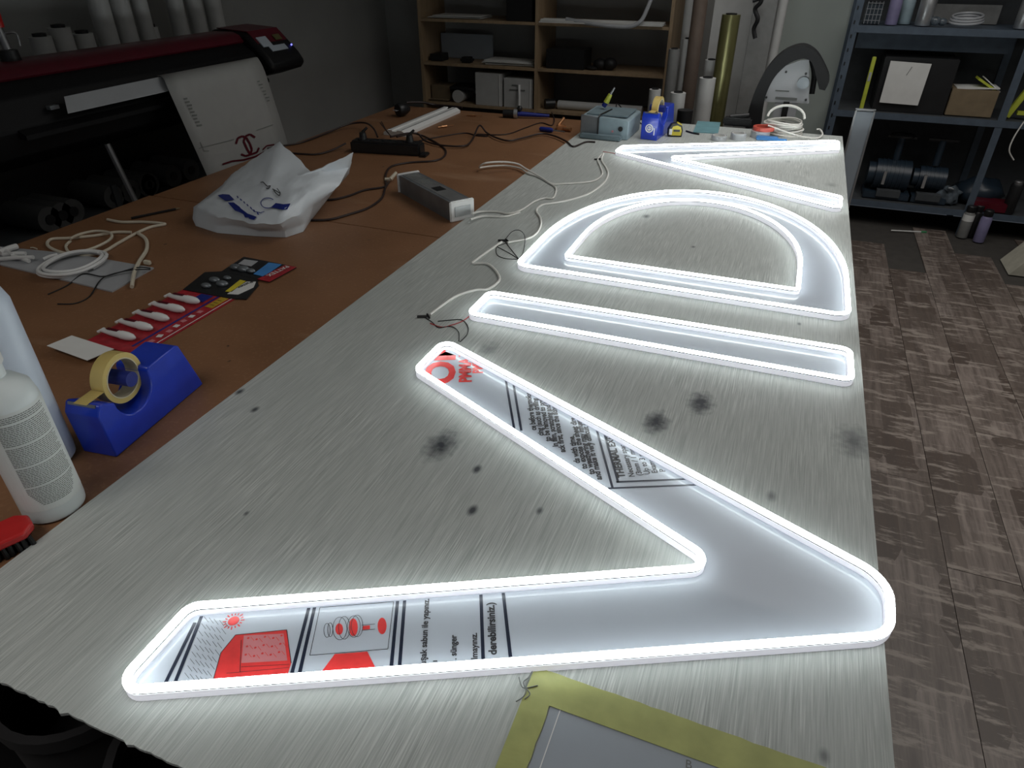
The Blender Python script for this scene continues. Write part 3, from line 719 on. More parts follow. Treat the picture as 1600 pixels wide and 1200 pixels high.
def seg(a, b2, w_): 
    a, b2 = Vector(a), Vector(b2); d = (b2-a).normalized(); nn = Vector((-d.y, d.x))*w_/2
    return [(a-nn)[:], (b2-nn)[:], (b2+nn)[:], (a+nn)[:]]
def pline(P, w_): return [seg(a, b2, w_) for a, b2 in zip(P, P[1:])]
on_bag('printed_block', [[(341, 307), (349, 305), (355, 315), (352, 315)], [(349, 305), (359, 306), (367, 314), (355, 315)]], 'blued')
on_bag('printed_block', [[(424, 326), (431, 319), (438, 321), (434, 328)], [(431, 319), (444, 321), (442, 329), (434, 328)], [(444, 321), (454, 320), (448, 328), (442, 329)]], 'blued')
on_bag('printed_swoosh', [[(357, 318), (366, 318), (376, 333), (368, 330)], [(366, 318), (375, 325), (385, 338), (376, 333)], [(376, 327), (388, 335), (396, 341), (384, 341)], [(388, 335), (402, 340), (398, 345), (390, 343)]], 'blued')
arc = [(419+11*math.cos(t), 319+8*math.sin(t)) for t in [math.radians(k) for k in range(40, 330, 20)]]
on_bag('printed_ring', pline(arc, 1.2), 'blued')
on_bag('printed_lettering', pline([(408, 287), (412, 286), (418, 293), (423, 292), (421, 296), (416, 296)], 1.4)+pline([(426, 297), (432, 300), (439, 304), (437, 308), (432, 304), (428, 299)], 1.4)+pline([(433, 296), (439, 303)], 1.2), 'darkink')
on_bag('printed_small_lettering', sum([pline([(371+k*5.2, 308+k*4.3), (373+k*5.2, 311+k*4.3)], 1.6) for k in range(7)], []), 'blued')
on_bag('printed_line', pline([(392, 327), (398, 332), (408, 334), (414, 332)], .9), 'blued')

# ------------------------------------------------------------------ power supply, power strip, batten, cables
a, b2 = at(690, 347, TB), at(655, 293, TB)
L0, L1 = Vector((-.985, 1.998)), Vector((-1.31, 2.225)); ang = math.atan2((L1-L0).y, (L1-L0).x)
t = thing('power_supply', 'silver finned power supply at the seam of the two boards', 'power supply', (-.975, 2.03, TB), ang); t.scale = (1, 1.2, 1.12)
Lp = .40; prof = [(-.034, 0)]
for k in range(5): prof += [(-.034, .004+k*.010), (-.0315, .006+k*.010), (-.0315, .010+k*.010), (-.034, .012+k*.010)]
prof += [(-.034, .058), (.034, .058), (.034, 0)]
MB().prism(prof, .004, Lp, 'X').build('finned_case', 'galu', t, smooth=False)
MB().box((Lp/2, 0, .0586), (Lp-.03, .05, .0012)).build('top_label', 'alu', t, smooth=False)
MB().box((.16, 0, .0596), (.045, .03, .001)).build('black_sticker', 'black', t, smooth=False)
for k in range(8): MB().box((.24+k*.02, random.uniform(-.005, .005), .0596), (.004, .03, .0008)).build('printed_line', 'text', t, smooth=False)
for x in (0, Lp): MB().box((x, 0, .030), (.010, .078, .064), bev=.003).build('end_cap', 'white', t)
MB().box((-.006, 0, .03), (.004, .05, .03)).build('cable_gland', 'alu', t)
o = MB().lathe([(.004, -.03), (.011, -.02), (.012, 0), (.010, .03), (.006, .034)], (0, 0, 0), 16, 'X').build('red_terminal', 'red'); o.location = at(645, 290, TB+.035); o.rotation_euler = (0, 0, ang)
tag(o, 'red cable boot behind the silver power supply', 'connector')
o = MB().cyl((0, 0, 0), (.012, .03, .02), .008, .006, 12).cyl((0, 0, 0), (-.02, -.008, 0), .006, n=10).build('wire_nut', 'cream'); o.location = at(610, 280, TB+.012)
tag(o, 'cream wire joint where black cables meet behind the power supply', 'connector')
# strip
t = thing('power_strip', 'black power strip with sockets on the brown board', 'power strip', at(600, 243, TB), math.radians(9))
MB().box((0, .05, .026), (.33, .075, .052), bev=.008).build('housing', 'black', t)
for k in range(5):
    MB().ringz(.021, .018, .051, .0535, (-.12+k*.06, .05, 0), 20).build('socket', 'blackr', t)
MB().box((.18, .03, .006), (.03, .06, .012), bev=.003).build('end_tab', 'black', t)
for k, (x, label) in enumerate([(-.12, 'left black plug standing in the power strip'), (.10, 'right black plug standing in the power strip')]):
    pp = at(600, 243, TB); o = MB().cyl((0, 0, 0), (0, 0, .03), .018, .014, 16).cyl((0, 0, .03), (.02, .01, .05), .007, .005, 10).build('plug', 'black')
    o.location = (pp.x+x, pp.y+.03+x*.15+.02, TB+.0535); tag(o, label, 'plug', 'plugs in the power strip')
# batten
P0, P1 = Vector((-1.80, 2.99)), Vector((-1.79, 3.67)); P1b = Vector((-1.80, 3.85))
bc = thing('light_batten', 'long white metal light batten lying beyond the power strip', 'batten', (-1.80, 3.02, TB), math.radians(-.5))
prof = [(-.062, 0), (.062, 0), (.062, .014), (.040, .026), (.014, .026), (.012, .020), (-.012, .020), (-.014, .026), (-.040, .026), (-.062, .014)]
MB().prism(prof, 0, .62, 'Y').build('channel', 'white', bc, smooth=False)
for x in (-.035, .035): MB().box((x, .31, .0268), (.003, .60, .0012)).build('slot', 'galu', bc, smooth=False)
MB().cyl((0, .60, .0205), (0, .60, .024), .006, n=12).build('screw_hole', 'black', bc)
# cables on the brown board
G1 = 'black cables on the brown board'
def bc_(name, label, px, r=.0042, z=TB): return cable(name, label, 'cable', px, r, 'dcable', z, G1)
bc_('power_cable', 'black cable arching over the board from strip toward the printer', [(590, 214, .05), (583, 200, .05), (570, 192, .03), (545, 194, .02), (510, 208, .005), (470, 223), (440, 228), (418, 232)])
bc_('power_cable', 'black cable leaving the strip left end behind the bag peak', [(540, 224, .02), (520, 234, .005), (495, 241), (465, 240), (440, 238), (425, 240)])
bc_('power_cable', 'black cable curling right of the strip then down to the joint', [(610, 214, .04), (640, 208, .03), (660, 212, .005), (680, 222), (695, 233), (695, 243), (680, 251), (640, 254), (612, 260), (603, 272), (603, 284), (600, 292), (570, 297), (545, 306), (518, 312), (495, 311)])
bc_('power_cable', 'black cable from joint down past the lower edge of the bag', [(608, 284), (602, 294), (596, 310), (575, 325), (545, 335), (515, 343), (485, 344)])
bc_('power_cable', 'black cable weaving right from the strip to the grey box', [(620, 214, .03), (650, 208, .02), (664, 220), (690, 227), (725, 228), (738, 218), (749, 196, .03), (760, 207), (775, 215), (795, 220), (815, 216), (845, 209), (865, 212), (885, 221), (896, 229), (915, 222), (930, 222)], z=TG)
bc_('power_cable', 'thin black cable wandering toward the purple screwdriver', [(655, 220), (680, 215), (725, 208), (745, 212), (762, 213), (745, 210), (790, 210), (820, 200), (845, 192), (862, 196), (866, 186), (862, 176)], .003)
bc_('power_cable', 'black cable looping over the light batten', [(596, 190, .04), (603, 203, .03), (612, 214, .035), (604, 205, .06), (594, 192, .05)], .0025)
# black plug adapter far left
c = at(622, 183, TB); t = thing('schuko_plug', 'big black mains plug at the far left corner of the board', 'plug', c, math.radians(-25))
MB().lathe([(.030, 0), (.034, .006), (.034, .03), (.028, .055), (.016, .075)], (0, 0, .036), 24, 'Y').build('body', 'black', t)
for x in (-.01, .01): MB().cyl((x, 0, .036), (x, -.022, .036), .0025, n=8).build('pin', 'steel', t)
o = cable('power_cable', 'black cable from the big mains plug toward the wooden shelf', 'cable', [(635, 160, .03), (660, 160, .02), (680, 164), (705, 166), (722, 168)], .006, 'dcable', TB, G1)
# hot glue gun like tool
c = at(795, 184, TB); t = thing('glue_gun', 'black hand tool with clear tip at the far edge of brown board', 'tool', c, math.radians(10))
MB().cyl((-.03, 0, .022), (.03, 0, .022), .02, n=20).build('front_knob', 'black', t); MB().cyl((.03, 0, .022), (.05, 0, .022), .026, n=20).build('collar', 'alu', t)
MB().cyl((.05, 0, .022), (.22, .02, .014), .014, .008, 16).build('handle', 'blued', t); MB().sph((.06, .0, .05), .015, n=12).build('top_knob', 'black', t)
c = at(843, 205, TB); t = thing('screwdriver', 'purple handled screwdriver by the grey box', 'screwdriver', c, math.radians(-8))
MB().lathe([(.006, 0), (.011, .006), (.012, .06), (.008, .075)], (0, 0, .012), 14, 'X').build('handle', 'blued', t); MB().cyl((.075, 0, .012), (.14, 0, .012), .0035, n=8).build('shank', 'steel', t)
c = at(877, 203, TB); o = MB().box((0, 0, .012), (.05, .05, .024), rz=.4, bev=.004).cyl((.02, -.02, .012), (.06, -.03, .012), .01, n=12).cyl((-.02, .01, .02), (0, .04, .05), .008, n=10).build('alligator_clip', 'copper'); o.location = c; tag(o, 'copper coloured clip clamp beside the purple screwdriver', 'clamp')
for u, v, l, rz in [(735, 182, 'small copper connector bit beyond the light batten', .2), (690, 200, 'small copper connector bit beside the light batten', .9)]:
    o = MB().cyl((0, 0, .006), (.03, 0, .006), .006, n=10).cyl((.03, 0, .006), (.07, .004, .006), .002, n=6).cyl((-.02, 0, .006), (0, 0, .006), .004, n=8).build('connector_bit', 'copper'); o.location = at(u, v, TB); o.rotation_euler = (0, 0, rz); tag(o, l, 'connector')

# ------------------------------------------------------------------ white cables among the letters
G2 = 'white cables on the grey board'
def wc(label, px, r=.0036, m='wcable'): return cable('white_cable', label, 'cable', px, r, m, TG, G2)
wc('white cable from the power supply to the knotted bend', [(738, 334, .022), (750, 331, .003), (775, 331), (795, 334), (815, 328), (835, 315), (850, 310), (863, 310), (868, 302), (868, 293), (858, 286), (840, 276), (825, 271, .001), (812, 263), (790, 259), (765, 260), (749, 262, .004), (758, 255, .03), (785, 253, .03), (808, 256, .02), (822, 264, .008), (845, 277, .003), (862, 287), (885, 287), (915, 285), (932, 281), (941, 272), (938, 260), (934, 250), (940, 241)])
wc('white cable from the power supply running beside the letter D', [(735, 343, .012), (755, 338, .002), (785, 339), (800, 336), (812, 332)])
wc('white cable passing between letter A apex and letter D tip', [(943, 240), (940, 250), (947, 262), (950, 272), (944, 285), (925, 300), (900, 310), (868, 317), (848, 320), (838, 329), (844, 340), (845, 352), (838, 365), (825, 373), (800, 378), (793, 379)])
wc('white cable end lying free left of the letter D', [(784, 378), (775, 384), (755, 398), (737, 411)])
wc('white cable dropping from D toward the letter I', [(740, 412), (760, 412), (772, 420), (780, 432), (778, 441), (762, 452), (745, 453), (715, 462), (690, 478), (672, 492)])
G3 = 'thin black wires at the letter tips'
def tw(label, px): return cable('thin_wire', label, 'wire', px, .0011, 'blackr', TG, G3, 6, 6)
tw('thin black wire looping high beside the D tip', [(812, 404), (818, 392), (820, 370, .01), (812, 360, .015), (800, 362, .01), (788, 376)])
tw('thin black wire straight from the D tip to the cable end', [(811, 405), (799, 390), (788, 376)])
tw('thin black wire sagging below the D tip', [(811, 405), (790, 404), (777, 398), (776, 386), (785, 382), (793, 379)])
tw('thin black wire crossing the middle of the D tip loops', [(811, 405), (795, 395), (776, 385)])
tw('thin black wire from the V tip to the cable joint', [(717, 533), (717, 520), (710, 512), (700, 510), (685, 512), (675, 503), (665, 497)])
tw('second thin black wire bending up beside the V tip', [(719, 534), (730, 522), (731, 510), (722, 500), (705, 500), (684, 502)])
o = cable('red_wire', 'thin red wire from the letter I tip', 'wire', [(736, 492), (722, 502), (705, 508), (690, 511), (672, 505)], .0011, 'red', TG)
o = cable('red_wire', 'thin red wire at the letter A apex', 'wire', [(962, 240), (950, 238), (942, 237)], .0011, 'red', TG)
for u, v, l in [(662, 496, 'dark crimp splice left of the V tip'), (934, 250, 'dark crimp splice left of the letter A apex'), (786, 377, 'dark crimp splice left of the D tip')]:
    o = MB().cyl((-.014, -.008, .004), (.008, .002, .004), .0032, n=10).cyl((.004, .012, .004), (.018, -.004, .004), .0028, n=10).build('crimp_splice', 'black'); o.location = at(u, v, TG); tag(o, l, 'connector', 'crimp splices on the grey board')

# ------------------------------------------------------------------ things at the far end of the grey board
t = thing('soldering_station', 'steel blue control box with one black knob hole at far end', 'control box', at(938, 221, TG)+Vector((0, .045, 0)), math.radians(-1))
MB().prism([(-.115, .0), (.115, .0), (.115, .085), (.105, .092), (-.115, .1)], 0.02, .27, 'Y').build('casing', 'stn', t, bevel=.004)
MB().prism([(-.118, .006), (-.030, .006), (-.030, .098), (-.118, .102)], .008, .022, 'Y').build('front_module', 'galu', t, bevel=.003)
MB().box((-.01, .0, .012), (.20, .05, .02), bev=.004).build('front_tray', 'stnd', t)
MB().box((.0, .14, .101), (.20, .2, .006), rx=0, bev=.002).build('lid', 'stnd', t)
MB().cyl((.078, .022, .05), (.078, .014, .05), .011, n=20).build('socket', 'black', t)
MB().cyl((.04, .022, .036), (.04, .016, .036), .005, n=12).build('switch', 'redlight', t)
MB().tube([(-.01, .17, .105), (-.015, .08, .108), (-.026, .012, .104), (-.028, .003, .08), (-.028, .003, .02)], .004, 8).build('cord', 'black', t)
c = at(925, 175, TG+.10); sp = at(938, 221, TG)+Vector((0, .045, 0))
t = thing('soldering_iron', 'yellow and clear tipped iron standing up behind the control box', 'soldering iron', (sp.x-.03, sp.y+.17, TG+.105), 0)
MB().cyl((-.02, 0, .012), (-.008, 0, .03), .012, n=14).build('grip', 'blued', t); MB().cyl((-.008, 0, .03), (.01, 0, .068), .014, .010, 14).build('sleeve', 'yg', t); MB().cyl((.01, 0, .068), (.028, 0, .10), .006, .004, 10).build('tip', 'alu', t)
cable('black_loop_cable', 'thin black cable loop behind the control box', 'cable', [(962, 178, .05), (964, 162, .06), (972, 170, .05), (980, 183, .01), (1000, 192), (1005, 196)], .003, 'black', TG)
# tape measure
t = thing('tape_measure', 'yellow and black tape measure beside the small blue dispenser', 'tape measure', at(1054, 214, TG), math.radians(15))
prof = [(-.034, 0), (.034, 0), (.036, .03), (.028, .055), (.005, .064), (-.022, .058), (-.036, .035)]
MB().prism(prof, 0, .036, 'Y').build('case', 'black', t, bevel=.004)
MB().prism([(x*.72+.004, z*.72+.007) for x, z in prof], -.002, .001, 'Y').build('side_plate', 'yellow', t, bevel=.001)
MB().box((-.022, -.003, .024), (.014, .004, .026)).build('lock_button', 'white', t); MB().box((.006, -.0035, .03), (.03, .002, .010)).build('printed_band', 'darkink', t)
MB().prism([(-.02, .058), (.01, .064), (.03, .054), (.028, .050), (.008, .060), (-.02, .054)], .002, .034, 'Y').build('top_plate', 'yellow', t)
o = MB().tube([Vector((0, 0, .004)), Vector((.035, -.03, .004)), Vector((.07, -.045, .004))], .004, 8).build('marker_pen', 'black'); o.location = at(1072, 206, TG); tag(o, 'short black strap lying right of the tape measure', 'strap')
P = [at(u, v, TG+.004) for u, v in [(1083, 206), (1122, 208), (1126, 191), (1090, 189)]]; c = sum(P, Vector())/4; c.z = TG
o = MB().quad([p-c for p in P], .0035).build('teal_sheet', 'teal', None, smooth=False); o.location = c; tag(o, 'teal square sheet lying by the tape measure', 'sheet')
for u, v, l in [(1122, 220, 'low roll of clear tape left of the other clear roll'), (1152, 219, 'taller roll of clear tape nearest the coral roll')]:
    t = thing('clear_tape_roll', l, 'tape roll', at(u, v, TG)+Vector((0, .02, 0)), 0, 'clear tape rolls')
    MB().ringz(.036, .030, 0, .022 if u < 1130 else .03, n=32).build('tape', 'acr', t); MB().ringz(.030, .027, 0, .022 if u < 1130 else .03, n=32).build('core', 'white', t)
t = thing('coral_tape_roll', 'coral red and grey tape roll beside the white cable coil', 'tape roll', at(1186, 217, TG)+Vector((0, .04, 0)))
MB().ringz(.045, .03, 0, .03, n=32).build('tape', 'acr', t); MB().ringz(.05, .034, .03, .046, (.01, .02, 0), 32).build('upper_tape', 'orange', t)
o = MB().box((0, 0, .009), (.1, .03, .018), rz=.1, bev=.004).box((.06, 0, .006), (.06, .02, .01), rz=.1, bev=.002).build('blue_cutter', 'sky'); o.location = at(1198, 219, TG); tag(o, 'light blue plastic cutter in front of the coral tape roll', 'cutter')
mb = MB(); c = at(1222, 212, TG)
for k in range(7):
    R0 = .085+random.uniform(-.01, .006); P = []
    for i in range(33):
        a = 2*PI*i/32+k; P.append((R0*math.cos(a)+random.uniform(-.002, .002)+.008*math.sin(k), R0*.9*math.sin(a)+.05, .005+k*.009+.004*math.sin(a*2+k)))
    mb.tube(P, .0045, 8, 2)
o = mb.build('cable_coil', 'wcable'); o.location = c; tag(o, 'stacked coil of white cable at the far right end', 'cable')
mb = MB(); P = [(.085*math.cos(a), .05+.03*math.sin(a), .075+.05*math.sin(a)) for a in [PI*k/12 for k in range(13)]]; mb.tube(P, .006, 8, 2)
o = mb.build('upright_cable_loop', 'wcable'); o.location = c; tag(o, 'single white cable loop standing up over the coil', 'cable')
cable('loose_cable_end', 'white cable end trailing right from the coil', 'cable', [(1200, 196, .05), (1225, 205, .03), (1250, 213, .01), (1275, 216), (1285, 211, .01), (1282, 203, .02), (1276, 202, .02)], .004, 'wcable', TG)
o = MB().box((0, 0, .004), (.05, .03, .008), rz=.3).box((.04, .02, .003), (.03, .05, .006), rz=-.4).build('green_scrap', 'green'); o.location = at(1212, 210, TG)+Vector((0, 0, .0)); tag(o, 'green plastic scrap under the front of the cable coil', 'scrap')
o = MB().box((0, 0, .02), (.14, .05, .04), bev=.008).cyl((-.04, 0, .04), (.05, .02, .05), .012, n=12).build('black_case', 'black'); o.location = at(1150, 198, TG)+Vector((0, .03, 0)); tag(o, 'small black case between teal sheet and cable coil', 'case')
# framed panel at the far right corner
t = thing('framed_panel', 'narrow grey framed panel standing at the far right table corner', 'panel', (.332, 3.86, 0), math.radians(0))
MB().box((0, 0, .455), (.075, .006, .90)).build('pane', 'glass', t, smooth=False)
for x in (-.041, .041): MB().box((x, 0, .457), (.008, .014, .914)).build('frame_rail', 'alu', t)
MB().box((0, 0, .914), (.09, .014, .008)).build('frame_rail', 'alu', t); MB().box((0, 0, .004), (.09, .014, .008)).build('frame_rail', 'alu', t)

# ------------------------------------------------------------------ large format printer at the left
PX = -2.42
t = thing('large_format_printer', 'dark red and black wide format printer along the left wall', 'printer', (0, 0, 0))
y0, y1 = 1.2, 2.88
prof = [(-2.42, .97), (-2.40, 1.06), (-2.44, 1.15), (-2.52, 1.205), (-2.66, 1.205), (-2.74, 1.15), (-2.74, .92), (-2.5, .92)]
MB().prism(prof, y0, y1, 'Y').build('body', 'pbody', t, bevel=.008)
cov = [(-2.495, 1.20), (-2.515, 1.225), (-2.55, 1.238), (-2.66, 1.238), (-2.72, 1.20), (-2.66, 1.207), (-2.54, 1.207), (-2.50, 1.193)]
MB().prism(cov, y0, y1, 'Y').build('cover', 'dred', t)
MB().prism([(-2.37, 1.065), (-2.345, 1.09), (-2.38, 1.14), (-2.48, 1.235), (-2.68, 1.245), (-2.76, 1.18), (-2.76, 1.03), (-2.5, 1.03)], 2.88, 3.14, 'Y').build('control_head', 'pbody', t, bevel=.02)
MB().prism([(-2.385, 1.142), (-2.482, 1.24), (-2.66, 1.25), (-2.66, 1.246), (-2.484, 1.236), (-2.39, 1.137)], 2.90, 3.12, 'Y').build('head_cover', 'dred', t)
c = Vector((-2.43, 3.19, 1.196)); nrm = Vector((1, 0, 1)).normalized()
MB().box((-2.432, 2.95, 1.193), (.055, .07, .004), ry=math.radians(45)).build('label', 'gpaper', t, smooth=False)
MB().box((-2.402, 3.01, 1.163), (.03, .12, .004), ry=math.radians(45)).build('label', 'gpaper', t, smooth=False)
MB().box((-2.44, 3.06, 1.204), (.03, .05, .003), ry=math.radians(45)).build('display', 'goldr', t, smooth=False)
MB().sph((-2.40, 3.11, 1.166), .0045).build('indicator_light', 'led', t)
MB().prism([(-2.40, 1.06), (-2.37, 1.045), (-2.37, 1.03), (-2.42, 1.03)], 1.6, 2.86, 'Y').build('platen', 'pbody', t)
for k in range(10): MB().box((-2.40, 1.75+k*.12, 1.108), (.02, .035, .012)).build('pinch_roller', 'galu', t)
for y in (1.35, 2.8):
    MB().box((-2.58, y, .50), (.08, .09, .84)).build('leg', 'pbody', t, bevel=.005); MB().box((-2.52, y, .05), (.55, .07, .07)).build('foot', 'pbody', t, bevel=.01)
MB().box((-2.58, 2.12, .35), (.05, 1.5, .08)).build('crossbar', 'pbody', t)
MB().tube([(-2.47, 1.97, .93), (-2.42, 2.0, .6), (-2.36, 2.05, .25)], .012, 8).build('feed_rail', 'steel', t)
# printed paper hanging out
mb = MB(); A, B = [], []
path = [((246, 118), (400, 89), -2.41), ((255, 122), (404, 92), -2.35), ((264, 142), (414, 112), -2.31), ((290, 200), (430, 162), -2.28), ((318, 262), (446, 212), -2.25), ((338, 306), (456, 248), -2.23)]
for a, b2, X in path:
    A.append(atx(*a, X)); B.append(atx(*b2, X))
ya, yb = A[0].y, B[0].y
pr = thing('printed_paper', 'white printed paper hanging out of the wide printer', 'paper', (0, 0, 0))
V = [[mb.bm.verts.new(a.lerp(b2, k/6)) for k in range(7)] for a, b2 in zip(crv(A, 4), crv(B, 4))]
for r0, r1 in zip(V, V[1:]):
    for k in range(6): mb.bm.faces.new((r0[k], r0[k+1], r1[k+1], r1[k]))
po = mb.build('paper_web', 'paperdim', pr); md = po.modifiers.new('s', 'SOLIDIFY'); md.thickness = .0006
pbv = BVHTree.FromPolygons([v.co for v in po.data.vertices], [p.vertices for p in po.data.polygons])
def on_paper(name, polys, m):
    bm = bmesh.new(); cam0 = Vector((0, 0, CAMZ))
    for q in polys:
        vs = []
        for u, v in q:
            h = pbv.ray_cast(cam0, ray(u, v).normalized())
            if h[0] is None: vs = []; break
            vs.append(bm.verts.new(h[0]+Vector((.003, 0, .001))))
        if vs: bm.faces.new(vs)
    x = MB(); x.bm.free(); x.bm = bm; return x.build(name, m, po)
def arcp(cx, cy, rx, ry, a0, a1, rot=0, n=14):
    out = []
    for k in range(n+1):
        a = math.radians(a0+(a1-a0)*k/n); x, y = rx*math.cos(a), ry*math.sin(a)
        out.append((cx+x*math.cos(rot)-y*math.sin(rot), cy+x*math.sin(rot)+y*math.cos(rot)))
    return out
on_paper('printed_emblem', pline([(368, 225), (371, 216), (378, 213), (384, 215), (390, 225), (393, 234), (391, 240)], 3.2), 'dred')
on_paper('printed_emblem', pline([(398, 215), (390, 210), (383, 213), (380, 221), (386, 234), (391, 242)], 3.2)+pline([(376, 241), (383, 244), (393, 241), (401, 238), (404, 231)], 3), 'dred')
on_paper('printed_lines', pline([(347, 257), (362, 252), (380, 250), (398, 245), (412, 238)], 2.6)+pline([(410, 234), (416, 228), (428, 226)], 2), 'dred')
on_paper('printed_thin_lines', pline([(310, 232), (365, 218)], .8)+pline([(400, 204), (426, 195)], .8)+pline([(312, 222), (318, 236), (326, 236)], .8), 'text')
for k in range(9): on_paper('printed_text_block', pline([(286+k*2.6, 155+k*5.2), (292+k*2.6+(k % 3), 154+k*5.2)], 2.4), 'text')
for k in range(7): on_paper('printed_text_block', pline([(401+k*2.6, 128+k*5), (405+k*2.6+(k % 2)*2, 127+k*5)], 1.6), 'text')
mb = MB(); mb.quad([atx(100, 151, -2.39), atx(255, 119, -2.39), atx(263, 142, -2.33), atx(106, 177, -2.33)], .0012)
o = mb.build('paper_strip', 'acr', None, smooth=False); tag(o, 'grey paper strip on the printer front left of the hanging paper', 'paper')
# rolls behind the printer and below it
specs = [(62, 57, .048, 0), (91, 43, .05, 0), (128, 52, .048, 0), (143, -30, .05, 1), (176, -30, .05, 1), (206, -40, .040, 1), (237, 42, .030, 0), (262, -40, .045, 1), (292, -40, .045, 1), (322, -40, .05, 1)]
words = ['first short', 'second short', 'third short', 'first tall', 'second tall', 'third tall', 'fourth short', 'fourth tall', 'fifth tall', 'sixth tall']
for i, (u, v, r, tall) in enumerate(specs):
    p = atx(u, v, -2.98); h = p.z if not tall else min(1.75, p.z)
    t = thing('vinyl_roll', 'white vinyl roll behind the printer, %s one from the left' % words[i], 'vinyl roll', (-2.98, p.y, 0), 0, 'vinyl rolls behind the printer')
    MB().cyl((0, 0, 0), (0, 0, h), r*.9, n=24, cap=True).build('wound_vinyl', 'roll', t); MB().ringz(r*.55, r*.4, h, h+.012, n=20).build('core', 'black', t)
for i, (u, v, hh) in enumerate([(20, 215, .16), (50, 240, .3), (110, 195, .2), (140, 190, .2), (168, 182, .2), (215, 180, .15), (200, 270, .12), (30, 300, .2), (262, 235, .15)]):
    p = atx(u, v, -2.8); w_ = ['first', 'second', 'third', 'fourth', 'fifth', 'sixth', 'seventh', 'eighth', 'ninth'][i]
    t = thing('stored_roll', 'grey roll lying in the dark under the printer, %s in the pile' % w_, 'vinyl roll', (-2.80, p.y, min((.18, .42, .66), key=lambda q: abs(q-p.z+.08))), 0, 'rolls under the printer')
    MB().cyl((-.1, 0, 0), (.12, 0, .0), .05, n=20).build('wound_vinyl', 'rolldim', t); MB().cyl((.12, 0, 0), (.125, 0, 0), .02, n=16).build('core', 'black', t)
st = thing('storage_rack', 'low black storage rack under the wide printer', 'rack', (.09, 0, 0))
MB().box((-2.996, 2.1, .42), (.008, 2.0, .84)).build('back_panel', 'black', st)
for z in (.12, .36, .6): MB().box((-2.88, 2.1, z), (.24, 2.0, .02)).build('shelf', 'rackd', st)
for y in (1.12, 2.1, 3.08): MB().box((-2.88, y, .36), (.24, .025, .70)).build('upright', 'rackd', st)
# spray gun at far left
c = atx(12, 78, -2.62); t = thing('spray_gun', 'red and black spray gun on top of the printer', 'spray gun', (c.x, c.y, 1.222), 0)
MB().cyl((0, 0, 0), (0, 0, .05), .035, .03, 16).build('base', 'black', t); MB().cyl((0, 0, .05), (-.01, 0, .12), .015, n=12).build('body', 'steel', t)
MB().cyl((-.01, 0, .12), (-.01, 0, .175), .022, .024, 16).build('cup', 'red', t); MB().cyl((-.01, 0, .175), (-.01, 0, .195), .008, n=10).build('cap', 'black', t); MB().tube([(0, .01, .1), (.03, .03, .1), (.03, .03, .06)], .004).build('trigger', 'steel', t)

# ------------------------------------------------------------------ wooden shelf unit at the back
SY, SD = 4.95, .40
xs = [aty(657, 60, SY).x, aty(838, 70, SY).x, aty(1044, 80, SY).x]
sh = thing('shelf_unit', 'open beech shelf unit against the back wall', 'shelf unit', (0, SY, 0))
H = 1.95
for k, x in enumerate(xs):
    MB().box((x, SD/2, H/2), (.022, SD, H)).build('side_panel' if k != 1 else 'divider', 'wood', sh, smooth=False)
Z1, Z2, Z3 = aty(838, 172, SY).z, aty(838, 107, SY).z, aty(838, 35, SY).z
LV = [.06, Z1-.28, Z1, Z2, Z3, Z3+.3, Z3+.6]
for z in LV:
    for a, b2 in ((xs[0], xs[1]), (xs[1], xs[2])):
        MB().box(((a+b2)/2, SD/2, z-.009), (b2-a-.024, SD, .018)).build('shelf', 'wood', sh, smooth=False)
MB().box((xs[0]/2+xs[2]/2, SD/2, H+.009), (xs[2]-xs[0]+.022, SD, .018)).build('top', 'wood', sh, smooth=False)
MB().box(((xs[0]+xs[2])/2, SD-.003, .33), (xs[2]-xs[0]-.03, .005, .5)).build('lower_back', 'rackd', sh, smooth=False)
def sx(u, v): return aty(u, v, SY+.1).x
def boxt(name, label, cat, u0, u1, v, h, z, m, d=.2, yo=.03, group=None, bev=.003):
    x0, x1 = aty(u0, v, SY+yo).x, aty(u1, v, SY+yo).x
    o = MB().box((0, d/2, h/2), (x1-x0, d, h), bev=bev).build(name, m); o.location = ((x0+x1)/2, SY+yo, z+.0005); return tag(o, label, cat, group)
def stack(name, label, u0, u1, v, z, n, m, d=.22):
    x0, x1 = aty(u0, v, SY+.03).x, aty(u1, v, SY+.03).x; mb = MB(); L = x1-x0
    for k in range(n): mb.box((random.uniform(-.015, .015), d/2+random.uniform(-.01, .02), .002+k*.005), (L*random.uniform(.8, 1), d*random.uniform(.8, 1), .0035), rz=random.uniform(-.08, .08))
    o = mb.build(name, m, smooth=False); o.location = ((x0+x1)/2, SY+.03, z+.001); return tag(o, label, 'papers')
stack('paper_stack', 'loose white sheets on the upper left shelf', 668, 752, 25, Z3, 4, 'paper')
boxt('black_box', 'tall black box on the upper left shelf against the divider', 'box', 791, 831, 25, .22, Z3, 'black', .22, .02)
mb = MB()
for k in range(7):
    mb.box((0, .02+k*.018, .004+(k % 3)*.007), (.98, .014, .006), rz=random.uniform(-.01, .01))
o = mb.build('white_profiles', 'paper', smooth=False); x0 = sx(856, 28); o.location = (x0+.40, SY-.04, Z3+.002); tag(o, 'bundle of long white plastic strips on the upper right shelf', 'strips'); o.scale = (.86, 1, 1)
p = aty(1012, 10, SY-.05); 
mb = MB(); mb.tube([aty(885, 30, SY+.02), aty(930, 38, SY-.03), aty(978, 42, SY-.05), aty(1000, 34, SY-.05), aty(1012, 12, SY-.03), aty(1022, -15, SY)], .013, 10)
o = mb.build('clear_hose', 'acr'); tag(o, 'translucent hose bending upward over the white strips', 'hose')
boxt('small_device', 'small black device on the middle left shelf near the side', 'device', 672, 690, 92, .05, Z2, 'black', .12, .06)
